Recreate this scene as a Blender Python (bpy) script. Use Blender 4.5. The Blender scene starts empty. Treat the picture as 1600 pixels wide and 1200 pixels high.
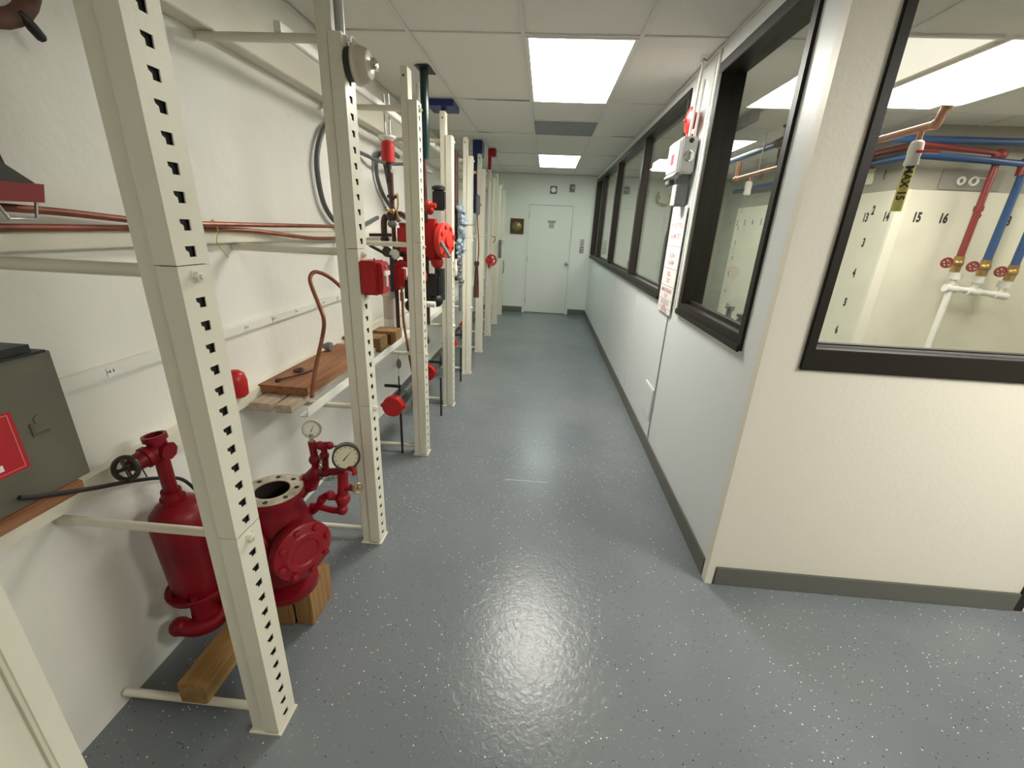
import bpy, bmesh, math, random
from mathutils import Vector, Matrix
random.seed(7)
SC = bpy.context.scene
COL = SC.collection
PI = math.pi

# ------------------------------------------------------------------ camera
FPX, PITCH, YAW, ROLL, CAMH = 664.76, .3487, -.0586, .0461, 1.5529
cp, sp, cy_, sy_, cr, sr = math.cos(PITCH), math.sin(PITCH), math.cos(YAW), math.sin(YAW), math.cos(ROLL), math.sin(ROLL)
_f0, _r0, _u0 = Vector((sy_, cy_, 0)), Vector((cy_, -sy_, 0)), Vector((0, 0, 1))
CF = _f0*cp - _u0*sp
_u1 = _u0*cp + _f0*sp
CR = _r0*cr + _u1*sr
CU = _u1*cr - _r0*sr
cam_data = bpy.data.cameras.new('camera')
cam = bpy.data.objects.new('camera', cam_data)
COL.objects.link(cam)
cam_data.sensor_width = 36
cam_data.lens = FPX/1600*36
cam_data.clip_start = .02
m = Matrix((CR, CU, -CF)).transposed().to_4x4()
m.translation = (0, 0, CAMH)
cam.matrix_world = m
SC.camera = cam

def at(u, v, ax, val):
    "world point seen at photo pixel (u, v) lying on the plane ax = val"
    d = CF + CR*((u-800)/FPX) + CU*((600-v)/FPX)
    o = Vector((0, 0, CAMH))
    i = 'xyz'.index(ax)
    return o + d*((val-o[i])/d[i])

# ------------------------------------------------------------------ world, exposure
w = bpy.data.worlds.new('world'); SC.world = w; w.use_nodes = True
w.node_tree.nodes['Background'].inputs[0].default_value = (.9, .92, 1, 1)
w.node_tree.nodes['Background'].inputs[1].default_value = .02
SC.view_settings.view_transform = 'Standard'
SC.view_settings.look = 'None'
SC.view_settings.exposure = 1.75
SC.view_settings.gamma = 1
SC.view_settings.use_curve_mapping = False

# light strengths of the ceiling fixtures
L_NEAR, L_FAR, L_SIDE, L_BACK, L_ROOM, L_ROOM_DIM = 8.8, 2.6, 14.5, 2.2, 7.5, .2

# ------------------------------------------------------------------ materials
MATS = {}
def mat(name, col, rough=.5, metal=0, noise=0, nscale=6, bump=0, bscale=40, spec=.5, emit=None, estr=0):
    if name in MATS: return MATS[name]
    m = bpy.data.materials.new(name); m.use_nodes = True
    nt = m.node_tree; b = nt.nodes['Principled BSDF']
    b.inputs['Base Color'].default_value = (*col, 1)
    b.inputs['Roughness'].default_value = rough
    b.inputs['Metallic'].default_value = metal
    b.inputs['Specular IOR Level'].default_value = spec
    tc = nt.nodes.new('ShaderNodeTexCoord')
    if noise:
        n = nt.nodes.new('ShaderNodeTexNoise'); n.inputs['Scale'].default_value = nscale; n.inputs['Detail'].default_value = 5
        nt.links.new(tc.outputs['Object'], n.inputs['Vector'])
        r = nt.nodes.new('ShaderNodeValToRGB')
        r.color_ramp.elements[0].position = .35; r.color_ramp.elements[1].position = .65
        r.color_ramp.elements[0].color = (*[c*(1-noise) for c in col], 1)
        r.color_ramp.elements[1].color = (*[min(1, c*(1+noise*.6)) for c in col], 1)
        nt.links.new(n.outputs['Fac'], r.inputs['Fac']); nt.links.new(r.outputs['Color'], b.inputs['Base Color'])
    if bump:
        n2 = nt.nodes.new('ShaderNodeTexNoise'); n2.inputs['Scale'].default_value = bscale; n2.inputs['Detail'].default_value = 4
        nt.links.new(tc.outputs['Object'], n2.inputs['Vector'])
        bp = nt.nodes.new('ShaderNodeBump'); bp.inputs['Strength'].default_value = bump; bp.inputs['Distance'].default_value = .01
        nt.links.new(n2.outputs['Fac'], bp.inputs['Height']); nt.links.new(bp.outputs['Normal'], b.inputs['Normal'])
    if emit:
        b.inputs['Emission Color'].default_value = (*emit, 1); b.inputs['Emission Strength'].default_value = estr
    MATS[name] = m
    return m

def floor_mat():
    m = bpy.data.materials.new('epoxy_floor'); m.use_nodes = True
    nt = m.node_tree; N = nt.nodes.new; L = nt.links.new; b = nt.nodes['Principled BSDF']
    tc = N('ShaderNodeTexCoord')
    n = N('ShaderNodeTexNoise'); n.inputs['Scale'].default_value = 1.6; n.inputs['Detail'].default_value = 6
    L(tc.outputs['Object'], n.inputs['Vector'])
    r = N('ShaderNodeValToRGB'); r.color_ramp.elements[0].position = .3; r.color_ramp.elements[1].position = .7
    r.color_ramp.elements[0].color = (.150, .170, .184, 1); r.color_ramp.elements[1].color = (.188, .205, .214, 1)
    L(n.outputs['Fac'], r.inputs['Fac'])
    prev = r.outputs['Color']
    for sc_, thr, frac, colr in ((100, .24, .955, (.75, .75, .72, 1)), (110, .24, .95, (.02, .02, .025, 1)), (165, .24, .965, (.50, .51, .49, 1)), (60, .13, .985, (.8, .8, .77, 1))):
        v = N('ShaderNodeTexVoronoi'); v.inputs['Scale'].default_value = sc_
        mp = N('ShaderNodeMapping'); mp.inputs['Location'].default_value = (sc_*.37, sc_*.11, 0)
        L(tc.outputs['Object'], mp.inputs['Vector']); L(mp.outputs['Vector'], v.inputs['Vector'])
        lt = N('ShaderNodeMath'); lt.operation = 'LESS_THAN'; lt.inputs[1].default_value = thr
        L(v.outputs['Distance'], lt.inputs[0])
        sep = N('ShaderNodeSeparateColor'); L(v.outputs['Color'], sep.inputs[0])
        # flakes lie in loose drifts: more of them where the broad noise is high
        n3 = N('ShaderNodeTexNoise'); n3.inputs['Scale'].default_value = 2.3; L(mp.outputs['Vector'], n3.inputs['Vector'])
        ad = N('ShaderNodeMath'); ad.operation = 'MULTIPLY_ADD'; ad.inputs[1].default_value = .28; ad.inputs[2].default_value = -.14
        L(n3.outputs['Fac'], ad.inputs[0])
        sm = N('ShaderNodeMath'); sm.operation = 'ADD'; L(sep.outputs[0], sm.inputs[0]); L(ad.outputs[0], sm.inputs[1])
        gt = N('ShaderNodeMath'); gt.operation = 'GREATER_THAN'; gt.inputs[1].default_value = frac
        L(sm.outputs[0], gt.inputs[0])
        mu = N('ShaderNodeMath'); mu.operation = 'MULTIPLY'; L(lt.outputs[0], mu.inputs[0]); L(gt.outputs[0], mu.inputs[1])
        mx = N('ShaderNodeMix'); mx.data_type = 'RGBA'; L(mu.outputs[0], mx.inputs[0]); L(prev, mx.inputs[6]); mx.inputs[7].default_value = colr
        prev = mx.outputs[2]
    L(prev, b.inputs['Base Color'])
    n4 = N('ShaderNodeTexNoise'); n4.inputs['Scale'].default_value = 9; n4.inputs['Detail'].default_value = 6; n4.inputs['Distortion'].default_value = .3
    L(tc.outputs['Object'], n4.inputs['Vector'])
    mr = N('ShaderNodeMapRange'); mr.inputs[3].default_value = .21; mr.inputs[4].default_value = .262; b.inputs['Specular IOR Level'].default_value = .34
    L(n4.outputs['Fac'], mr.inputs[0]); L(mr.outputs[0], b.inputs['Roughness'])
    n5 = N('ShaderNodeTexNoise'); n5.inputs['Scale'].default_value = 38; n5.inputs['Detail'].default_value = 5; n5.inputs['Distortion'].default_value = .8
    L(tc.outputs['Object'], n5.inputs['Vector'])
    bp = N('ShaderNodeBump'); bp.inputs['Strength'].default_value = .38; bp.inputs['Distance'].default_value = .004
    L(n5.outputs['Fac'], bp.inputs['Height']); L(bp.outputs['Normal'], b.inputs['Normal'])
    return m

def wood_mat(name, c1, c2, scale=14, axis=1):
    m = bpy.data.materials.new(name); m.use_nodes = True
    nt = m.node_tree; N = nt.nodes.new; L = nt.links.new; b = nt.nodes['Principled BSDF']
    tc = N('ShaderNodeTexCoord'); mp = N('ShaderNodeMapping')
    s = [scale*2.4]*3; s[axis] = scale*.16
    mp.inputs['Scale'].default_value = s
    n = N('ShaderNodeTexNoise'); n.inputs['Scale'].default_value = 1.0; n.inputs['Detail'].default_value = 7; n.inputs['Distortion'].default_value = .6
    L(tc.outputs['Object'], mp.inputs['Vector']); L(mp.outputs['Vector'], n.inputs['Vector'])
    r = N('ShaderNodeValToRGB'); r.color_ramp.elements[0].position = .3; r.color_ramp.elements[1].position = .72
    r.color_ramp.elements[0].color = (*c1, 1); r.color_ramp.elements[1].color = (*c2, 1)
    L(n.outputs['Fac'], r.inputs['Fac']); L(r.outputs['Color'], b.inputs['Base Color'])
    b.inputs['Roughness'].default_value = .7
    return m

def glass_mat():
    m = bpy.data.materials.new('window_glass'); m.use_nodes = True
    nt = m.node_tree; N = nt.nodes.new; L = nt.links.new
    for n in list(nt.nodes): nt.nodes.remove(n)
    o = N('ShaderNodeOutputMaterial'); mx = N('ShaderNodeMixShader'); lw = N('ShaderNodeLayerWeight'); lw.inputs[0].default_value = .5
    pw_ = N('ShaderNodeMath'); pw_.operation = 'POWER'; pw_.inputs[1].default_value = 5; L(lw.outputs['Facing'], pw_.inputs[0])
    fr = N('ShaderNodeMath'); fr.operation = 'MULTIPLY_ADD'; fr.inputs[1].default_value = .9; fr.inputs[2].default_value = .035; L(pw_.outputs[0], fr.inputs[0])
    t = N('ShaderNodeBsdfTransparent'); t.inputs[0].default_value = (.975, .975, .955, 1)
    g = N('ShaderNodeBsdfGlossy'); g.inputs['Roughness'].default_value = .0
    L(fr.outputs[0], mx.inputs[0]); L(t.outputs[0], mx.inputs[1]); L(g.outputs[0], mx.inputs[2]); L(mx.outputs[0], o.inputs[0])
    return m

M = dict(
    plaster=mat('painted_plaster', (.80, .79, .73), .55, bump=.35, bscale=16, noise=.04, nscale=2),
    farwall=mat('painted_drywall', (.76, .77, .72), .6, bump=.1, bscale=120),
    endwall=mat('cream_semi_gloss', (.78, .74, .64), .42, bump=.08, bscale=60),
    panel=mat('white_wall_panel', (.73, .765, .765), .38, bump=.06, bscale=50),
    ceiling=mat('ceiling_tile', (.79, .765, .71), .9, noise=.07, nscale=140, bump=.3, bscale=160),
    grid=mat('ceiling_grid', (.72, .70, .66), .5),
    dark=mat('bronze_frame', (.020, .016, .012), .42, spec=.3),
    base=mat('grey_vinyl_base', (.13, .13, .11), .45),
    floor=floor_mat(),
    post=mat('cream_rack_paint', (.75, .725, .60), .38, noise=.03, nscale=5, bump=.05, bscale=90),
    white=mat('white_paint', (.80, .79, .73), .4),
    red=mat('maroon_enamel', (.20, .005, .012), .38, spec=.3, noise=.25, nscale=9, bump=.12, bscale=55),
    redlt=mat('crimson_enamel', (.30, .009, .018), .36, spec=.35, noise=.15, nscale=9, bump=.1, bscale=55),
    bred=mat('bright_red_enamel', (.50, .012, .012), .35),
    ored=mat('orange_red_enamel', (.66, .04, .025), .4),
    pred=mat('signal_red', (.40, .006, .008), .42),
    copper=mat('dull_copper', (.25, .085, .05), .42, metal=.6, noise=.25, nscale=14),
    copperb=mat('bright_copper', (.56, .29, .19), .3, metal=.6),
    brass=mat('aged_brass', (.45, .30, .11), .35, metal=.8, noise=.2, nscale=20),
    brown=mat('rusty_iron', (.085, .028, .02), .6, noise=.4, nscale=20),
    black=mat('black_iron', (.012, .012, .012), .45),
    green=mat('dark_green_steel', (.006, .03, .03), .2),
    navy=mat('navy_steel', (.008, .02, .13), .4),
    rubber=mat('grey_hose', (.10, .105, .11), .5),
    gmetal=mat('grey_green_steel', (.125, .120, .088), .42, noise=.12, nscale=6),
    grey=mat('light_grey_box', (.50, .51, .50), .4),
    dgrey=mat('dark_grey_cast', (.16, .165, .17), .5, noise=.15, nscale=15),
    blued=mat('pale_blue_casting', (.34, .42, .50), .5, noise=.35, nscale=40),
    chrome=mat('polished_chrome', (.75, .75, .73), .15, metal=1),
    steel=mat('galvanised_steel', (.45, .45, .44), .4, metal=.8),
    iron=mat('grooved_pipe', (.07, .075, .075), .35, metal=.3, noise=.3, nscale=14),
    wall2=mat('booth_wall', (.80, .79, .63), .6, bump=.1, bscale=60),
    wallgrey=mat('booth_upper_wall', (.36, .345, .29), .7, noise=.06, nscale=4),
    pale=mat('pale_panel', (.74, .72, .60), .45, noise=.05, nscale=3),
    blue=mat('blue_pipe', (.02, .072, .20), .35),
    pipered=mat('red_pipe', (.22, .024, .024), .4),
    pvc=mat('white_pvc', (.80, .79, .74), .3),
    yellow=mat('yellow_tube', (.60, .52, .13), .4),
    face=mat('gauge_face', (.72, .71, .62), .4),
    facey=mat('yellowed_gauge_face', (.66, .62, .44), .4),
    ink=mat('black_ink', (.012, .012, .012), .6),
    redink=mat('faded_red_ink', (.46, .14, .17), .6),
    paper=mat('white_paper', (.80, .79, .77), .5),
    vent=mat('return_grille', (.30, .31, .33), .5),
    cream=mat('beige_gong', (.52, .47, .36), .25),
    flange=mat('bare_flange_face', (.56, .50, .38), .5, noise=.3, nscale=30),
    wood=wood_mat('red_brown_board', (.20, .075, .028), (.36, .17, .08)),
    timber=wood_mat('pine_timber', (.22, .11, .03), (.40, .24, .09), axis=1),
    timberv=wood_mat('pine_block', (.20, .10, .03), (.36, .21, .085), axis=2),
    pale_wood=wood_mat('pale_lumber', (.36, .28, .19), (.55, .46, .36)),
    plywood=wood_mat('plywood', (.17, .10, .035), (.25, .16, .06)),
    walnut=wood_mat('dark_plaque', (.06, .028, .012), (.12, .06, .025), axis=0),
    glass=glass_mat(),
    door=mat('door_paint', (.74, .75, .70), .45),
    rust=mat('rust_pipe', (.10, .045, .03), .7, noise=.5, nscale=18),
)
def lamp_mat(name, col, s): return mat(name, (.9, .9, .9), .5, emit=col, estr=s)

# ------------------------------------------------------------------ mesh building
class MB:
    def __init__(s): s.v = []; s.f = []
    def _add(s, vs, fs):
        n = len(s.v); s.v += [tuple(v) for v in vs]; s.f += [tuple(i+n for i in f) for f in fs]; return s
    def box(s, a, b, rot=None, piv=None):
        x0, x1 = sorted((a[0], b[0])); y0, y1 = sorted((a[1], b[1])); z0, z1 = sorted((a[2], b[2]))
        vs = [Vector(p) for p in ((x0,y0,z0),(x1,y0,z0),(x1,y1,z0),(x0,y1,z0),(x0,y0,z1),(x1,y0,z1),(x1,y1,z1),(x0,y1,z1))]
        if rot is not None:
            c = Vector(piv) if piv is not None else (vs[0]+vs[6])/2
            vs = [rot @ (v-c) + c for v in vs]
        return s._add(vs, [(0,3,2,1),(4,5,6,7),(0,1,5,4),(1,2,6,5),(2,3,7,6),(3,0,4,7)])
    def bbox(s, a, b, r=.004, rot=None, piv=None):
        "box with bevelled edges"
        bm = bmesh.new()
        a = Vector(a); b = Vector(b)
        lo = Vector((min(a[i], b[i]) for i in range(3))); hi = Vector((max(a[i], b[i]) for i in range(3)))
        bmesh.ops.create_cube(bm, size=1)
        for v in bm.verts: v.co = Vector(((v.co[i]+.5)*(hi[i]-lo[i])+lo[i] for i in range(3)))
        bmesh.ops.bevel(bm, geom=list(bm.edges), offset=r, segments=2, affect='EDGES')
        c = Vector(piv) if piv is not None else (lo+hi)/2
        bm.verts.ensure_lookup_table()
        vs = [(rot @ (v.co-c) + c) if rot is not None else v.co.copy() for v in bm.verts]
        fs = [[v.index for v in f.verts] for f in bm.faces]; bm.free()
        return s._add(vs, fs)
    def frame(s, d):
        d = Vector(d).normalized(); t = Vector((0,0,1)) if abs(d.z) < .9 else Vector((1,0,0))
        u = d.cross(t).normalized(); return d, u, d.cross(u).normalized()
    def lathe(s, o, d, prof, n=20, cap=True):
        "prof: list of (distance along d, radius)"
        o = Vector(o); d, u, w_ = s.frame(d); vs = []; fs = []
        for h, r in prof:
            for k in range(n):
                a = 2*PI*k/n; vs.append(o+d*h+u*(r*math.cos(a))+w_*(r*math.sin(a)))
        for i in range(len(prof)-1):
            for k in range(n):
                fs.append((i*n+k, i*n+(k+1)%n, (i+1)*n+(k+1)%n, (i+1)*n+k))
        if cap:
            if prof[0][1] > 1e-5: fs.append(tuple(range(n-1, -1, -1)))
            if prof[-1][1] > 1e-5: fs.append(tuple(range((len(prof)-1)*n, len(prof)*n)))
        return s._add(vs, fs)
    def cyl(s, p, q, r, r2=None, n=16):
        p = Vector(p); q = Vector(q); return s.lathe(p, q-p, [(0, r), ((q-p).length, r if r2 is None else r2)], n)
    def sph(s, c, r, n=16, sc=(1,1,1)):
        vs = []; fs = []; c = Vector(c); h = n//2
        for i in range(h+1):
            t = PI*i/h
            for k in range(n):
                a = 2*PI*k/n
                vs.append(c+Vector((sc[0]*r*math.sin(t)*math.cos(a), sc[1]*r*math.sin(t)*math.sin(a), sc[2]*r*math.cos(t))))
        for i in range(h):
            for k in range(n): fs.append((i*n+k, (i+1)*n+k, (i+1)*n+(k+1)%n, i*n+(k+1)%n))
        return s._add(vs, fs)
    def tube(s, pts, r, n=10, smooth=0, closed=False):
        P = [Vector(p) for p in pts]
        if smooth:
            Q = []
            m_ = len(P); rng = range(m_ if closed else m_-1)
            for i in rng:
                p0 = P[(i-1) % m_] if closed else P[max(i-1, 0)]; p1 = P[i]; p2 = P[(i+1) % m_]
                p3 = P[(i+2) % m_] if closed else P[min(i+2, m_-1)]
                for k in range(smooth):
                    t = k/smooth
                    Q.append(.5*((2*p1)+(p2-p0)*t+(2*p0-5*p1+4*p2-p3)*t*t+(3*p1-p0-3*p2+p3)*t**3))
            if not closed: Q.append(P[-1])
            P = Q
        N_ = len(P); vs = []; fs = []; pu = None
        for i, p in enumerate(P):
            if closed: d = P[(i+1) % N_]-P[i-1]
            else: d = P[min(i+1, N_-1)]-P[max(i-1, 0)]
            d.normalize()
            if pu is None: _, u, w_ = s.frame(d)
            else:
                u = (pu - d*pu.dot(d)).normalized(); w_ = d.cross(u)
            pu = u
            rr = r[i] if isinstance(r, (list, tuple)) else r
            for k in range(n):
                a = 2*PI*k/n; vs.append(p+u*(rr*math.cos(a))+w_*(rr*math.sin(a)))
        for i in range(N_ if closed else N_-1):
            j = (i+1) % N_
            for k in range(n): fs.append((i*n+k, i*n+(k+1)%n, j*n+(k+1)%n, j*n+k))
        if not closed:
            fs.append(tuple(range(n-1, -1, -1))); fs.append(tuple(range((N_-1)*n, N_*n)))
        return s._add(vs, fs)
    def torus(s, c, d, R, r, n=24, k=8):
        c = Vector(c); d, u, w_ = s.frame(d)
        return s.tube([c+u*(R*math.cos(2*PI*i/n))+w_*(R*math.sin(2*PI*i/n)) for i in range(n)], r, k, closed=True)
    def prism(s, poly, d):
        "polygon (3-D points) swept by vector d"
        n = len(poly); d = Vector(d); vs = [Vector(p) for p in poly]+[Vector(p)+d for p in poly]
        return s._add(vs, [tuple(range(n-1, -1, -1)), tuple(range(n, 2*n))]+[(i, (i+1)%n, (i+1)%n+n, i+n) for i in range(n)])
    def build(s, name, material, parent=None, angle=35):
        me = bpy.data.meshes.new(name)
        org = Vector((0, 0, 0))
        if parent is None and s.v:
            lo = [min(v[i] for v in s.v) for i in range(3)]; hi = [max(v[i] for v in s.v) for i in range(3)]
            org = Vector(((lo[0]+hi[0])/2, (lo[1]+hi[1])/2, lo[2]))
        elif parent is not None:
            org = world_loc(parent)
        me.from_pydata([tuple(Vector(v)-org) for v in s.v], [], s.f)
        me.materials.append(material)
        bm = bmesh.new(); bm.from_mesh(me); bmesh.ops.recalc_face_normals(bm, faces=bm.faces); bm.to_mesh(me); bm.free()
        me.polygons.foreach_set('use_smooth', [True]*len(me.polygons))
        me.set_sharp_from_angle(angle=math.radians(angle)); me.update()
        o = bpy.data.objects.new(name, me); COL.objects.link(o)
        if parent is not None: o.parent = parent
        else: o.location = org
        return o

def world_loc(o):
    p = Vector((0, 0, 0))
    while o is not None: p += o.location; o = o.parent
    return p
def tag(o, label=None, cat=None, group=None, kind=None):
    if label: o['label'] = label
    if cat: o['category'] = cat
    if group: o['group'] = group
    if kind: o['kind'] = kind
    return o
def thing(name, label, cat, loc, group=None):
    o = bpy.data.objects.new(name, None); COL.objects.link(o); o.location = loc; o.empty_display_size = .05
    return tag(o, label, cat, group)
def struct(name, mb, m_, parent=None):
    o = mb.build(name, m_, parent)
    if parent is None: o['kind'] = 'structure'
    return o
def text_mb(txt, size, origin, ex, ey, depth=.001, bold=0, align='CENTER', sx=1):
    "flat lettering as a mesh: ex is the reading direction, ey is up"
    cu = bpy.data.curves.new('lettering', 'FONT'); cu.body = txt; cu.size = size; cu.align_x = align; cu.align_y = 'CENTER'
    cu.offset = bold; cu.resolution_u = 3
    ob = bpy.data.objects.new('lettering', cu); COL.objects.link(ob)
    dg = bpy.context.evaluated_depsgraph_get(); me = bpy.data.meshes.new_from_object(ob.evaluated_get(dg))
    ex = Vector(ex).normalized(); ey = Vector(ey).normalized(); ez = ex.cross(ey)
    mb = MB(); o = Vector(origin)
    mb._add([o+ex*(v.co.x*sx)+ey*v.co.y+ez*depth for v in me.vertices], [tuple(p.vertices) for p in me.polygons])
    bpy.data.objects.remove(ob); bpy.data.curves.remove(cu); bpy.data.meshes.remove(me)
    return mb

X = Vector((1,0,0)); Y = Vector((0,1,0)); Z = Vector((0,0,1))
C = 2.505                       # ceiling height
XL, XR, YF, YC = -1.30, .878, 8.52, 1.68
T = .61                         # ceiling tile
GX, GY = -.184, 2.70            # a ceiling grid crossing
ROOM_R, BACK = 5.2, -3.4

# ================================================================== SHELL
struct('floor', MB().box((XL-.12, BACK-.1, -.1), (ROOM_R+.1, YF+.12, 0)), M['floor'])
struct('ceiling', MB().box((XL-.12, BACK-.1, C+.008), (ROOM_R+.1, YF+.12, C+.1)), M['ceiling'])
struct('wall_left', MB().box((XL-.12, BACK, 0), (XL, YF, C+.008)), M['plaster'])
struct('wall_back', MB().box((XL-.12, BACK-.1, 0), (ROOM_R, BACK, C+.008)), M['endwall'])
struct('wall_right', MB().box((ROOM_R, BACK, 0), (ROOM_R+.1, YF, C+.008)), M['wall2'])
# far wall with the door opening
DX0, DX1, DZ = -.375, .53, 2.04
struct('wall_far', MB().box((XL, YF, 0), (DX0, YF+.12, C+.008)).box((DX1, YF, 0), (ROOM_R, YF+.12, C+.008)).box((DX0, YF, DZ), (DX1, YF+.12, C+.008)), M['farwall'])
d = MB().box((DX0+.05, YF+.012, .012), (DX1-.05, YF+.05, DZ-.045))
door = struct('door_1', d, M['door'])
struct('door_frame', MB().box((DX0, YF-.012, 0), (DX0+.047, YF+.10, DZ)).box((DX1-.047, YF-.012, 0), (DX1, YF+.10, DZ)).box((DX0+.047, YF-.012, DZ-.042), (DX1-.047, YF+.10, DZ)), M['door'], door)
struct('door_knob', MB().lathe((.435, YF+.012, .975), -Y, [(0, .032), (.008, .032), (.012, .012), (.04, .012), (.045, .026), (.065, .028), (.075, .014)]), M['steel'], door)
for z in (.25, 1.03, 1.80):
    struct('hinge', MB().cyl((DX0+.05, YF-.002, z-.05), (DX0+.05, YF-.002, z+.05), .009, n=8), M['steel'], door)
sg = MB().box((.03, YF+.008, 1.70), (.175, YF+.012, 1.735)); struct('warning_sign', sg, mat('brown_sign', (.16, .09, .06), .5), door)
struct('sign_lettering', text_mb('WARNING', .026, (.10, YF+.008, 1.717), X, Z, .0015, .0004), M['paper'], door)
struct('notice', MB().box((.055, YF+.009, 1.60), (.15, YF+.012, 1.697)), mat('grey_notice', (.38, .39, .36), .6), door)

# corridor partition: solid below, windows above
WT = .11
S0, S1 = 1.10, 2.43
W1a, W1b, W2a = 1.845, 2.78, 3.27
pw = MB().box((XR, YC, 0), (XR+WT, YF, S0)).box((XR, YC, S0), (XR+WT, W1a, C+.008)).box((XR, W1b, S0), (XR+WT, W2a, C+.008))
pw.box((XR, W1a, S1), (XR+WT, W1b, C+.008)).box((XR, W2a, S1+.02), (XR+WT, YF, C+.008))
struct('wall_partition', pw, M['panel'])
# end face of the booth, towards the camera
EW0, EW1, EWz0, EWz1, EX1 = 1.035, 2.16, 1.087, 2.42, 2.262
ew = MB().box((XR-.004, YC-.012, 0), (EX1, YC, EWz0)).box((XR-.004, YC-.012, EWz0), (EW0, YC, C+.008)).box((EW1, YC-.012, EWz0), (EX1, YC, C+.008)).box((EW0, YC-.012, EWz1), (EW1, YC, C+.008))
ew.box((XR+WT, YC, 0), (EX1, YC+WT, EWz0)).box((XR+WT, YC, EWz0), (EW0, YC+WT, C+.008)).box((EW1, YC, EWz0), (EX1, YC+WT, C+.008)).box((EW0, YC, EWz1), (EW1, YC+WT, C+.008))
struct('wall_end', ew, M['endwall'])
struct('wall_beside_door', MB().box((3.18, YC-.012, 0), (ROOM_R, YC+WT, C+.008)).box((EX1, YC-.012, 2.1), (3.18, YC+WT, C+.008)), M['endwall'])
dr = struct('door_2', MB().box((EX1+.045, YC+.03, .012), (3.14, YC+.07, 2.06)), mat('dark_door', (.03, .022, .022), .5))
struct('door_frame', MB().box((EX1, YC-.02, 0), (EX1+.04, YC+WT, 2.1)).box((3.14, YC-.02, 0), (3.18, YC+WT, 2.1)).box((EX1+.04, YC-.02, 2.06), (3.14, YC+WT, 2.1)), M['dark'], dr)
struct('threshold', MB().box((EX1+.04, YC-.02, 0), (3.14, YC+.09, .012)), mat('beige_threshold', (.55, .45, .32), .6), dr)
# corner bead and panel joint strips
struct('trim_1', MB().prism([(XR-.008, YC-.020, 0), (XR+.024, YC-.020, 0), (XR+.026, YC-.0125, 0), (XR-.0045, YC-.0125, 0), (XR-.0045, YC-.0005, 0), (XR-.0005, YC+.0005, 0), (XR-.0005, YC+.026, 0), (XR-.008, YC+.024, 0)], Z*C), M['endwall'])
struct('trim_2', MB().bbox((XR-.010, 2.805, S0-.01), (XR-.0005, 2.84, C), .003).bbox((XR-.005, 2.872, S0), (XR-.0005, 2.884, C), .001), M['white'])
struct('trim_3', MB().box((XR-.002, 4.03, .1), (XR-.0002, 4.042, S0)).box((XR-.002, 5.25, .1), (XR-.0002, 5.262, S0)).box((XR-.002, 6.6, .1), (XR-.0002, 6.612, S0)), M['grid'])
struct('trim_4', MB().bbox((XR-.007, 2.965, 0), (XR-.0003, 2.985, S0+.002), .002), mat('joint_strip', (.42, .42, .40), .5))
# fine joint line in the floor coating
struct('floor_joint', MB().box((-.16, 2.417, .0001), (.12, 2.421, .0008)), mat('pale_scratch', (.55, .56, .56), .4))
# baseboards
bh = .10
struct('baseboard_right', MB().bbox((XR-.010, YC+.03, 0), (XR-.0005, YF-.002, bh), .003), M['base'])
struct('baseboard_end', MB().bbox((XR+.03, YC-.024, 0), (EX1-.002, YC-.0125, bh), .003), M['base'])
struct('baseboard_far', MB().bbox((XL+.01, YF-.012, 0), (DX0-.002, YF-.0005, .11), .003).bbox((DX1+.002, YF-.012, 0), (XR-.012, YF-.0005, .11), .003), M['base'])

# windows: dark frames through the wall thickness, one pane each
def win_x(n, y0, y1, z0, z1, mull=(), fw=.055, gx=.052):
    mb = MB(); xa, xb = XR-.012, XR+WT+.008
    mb.bbox((xa, y0, z0), (xb, y1, z0+fw+.012), .003).bbox((xa, y0, z1-fw), (xb, y1, z1), .003)
    mb.bbox((xa, y0, z0+fw+.01), (xb, y0+fw-.012, z1-fw+.002), .003).bbox((xa, y1-fw, z0+fw+.01), (xb, y1, z1-fw+.002), .003)
    # glazing stop
    mb.box((xa+.05, y0+fw-.014, z0+fw+.01), (xa+.072, y1-fw+.002, z0+fw+.03))
    for a in mull: mb.bbox((xa+.002, a-.042, z0+fw+.01), (XR+.062, a+.042, z1-fw+.002), .003)
    o = struct('window_%d' % n, mb, M['dark'])
    ed = [y0+fw-.013]+[q for a in mull for q in (a-.043, a+.043)]+[y1-fw+.001]
    for a, b in zip(ed[::2], ed[1::2]):
        struct('window_glass', MB().box((XR+gx, a, z0+fw+.02), (XR+gx+.006, b, z1-fw)), M['glass'], o)
    struct('window_sill', MB().bbox((xa-.012, y0-.004, z0-.004), (xa, y1+.003, z0+.028), .004), M['dark'], o)
    return o
win_x(1, W1a, W1b, S0, S1)
win_x(2, W2a, YF, S0+.01, S1+.02, (4.57, 6.14, 7.6), gx=.035)
mb = MB(); ya, yb = YC-.024, YC+WT+.008
mb.bbox((EW0-.012, ya, EWz0), (EW1, yb, EWz0+.085), .003).bbox((EW0-.012, ya, EWz1-.05), (EW1, yb, EWz1), .003)
mb.bbox((EW0-.012, ya, EWz0+.08), (EW0+.025, yb, EWz1-.045), .003).bbox((EW1-.045, ya, EWz0+.08), (EW1, yb, EWz1-.045), .003)
mb.box((EW0+.02, ya+.06, EWz0+.08), (EW1-.04, ya+.085, EWz0+.098))
w3 = struct('window_3', mb, M['dark'])
struct('window_glass', MB().box((EW0+.024, YC+.052, EWz0+.084), (EW1-.044, YC+.058, EWz1-.049)), M['glass'], w3)
struct('glazing_bead', MB().box((EW0+.02, ya+.05, EWz0+.0855), (EW1-.04, ya+.060, EWz0+.092)), mat('grey_bead', (.18, .18, .19), .4), w3)

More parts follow.
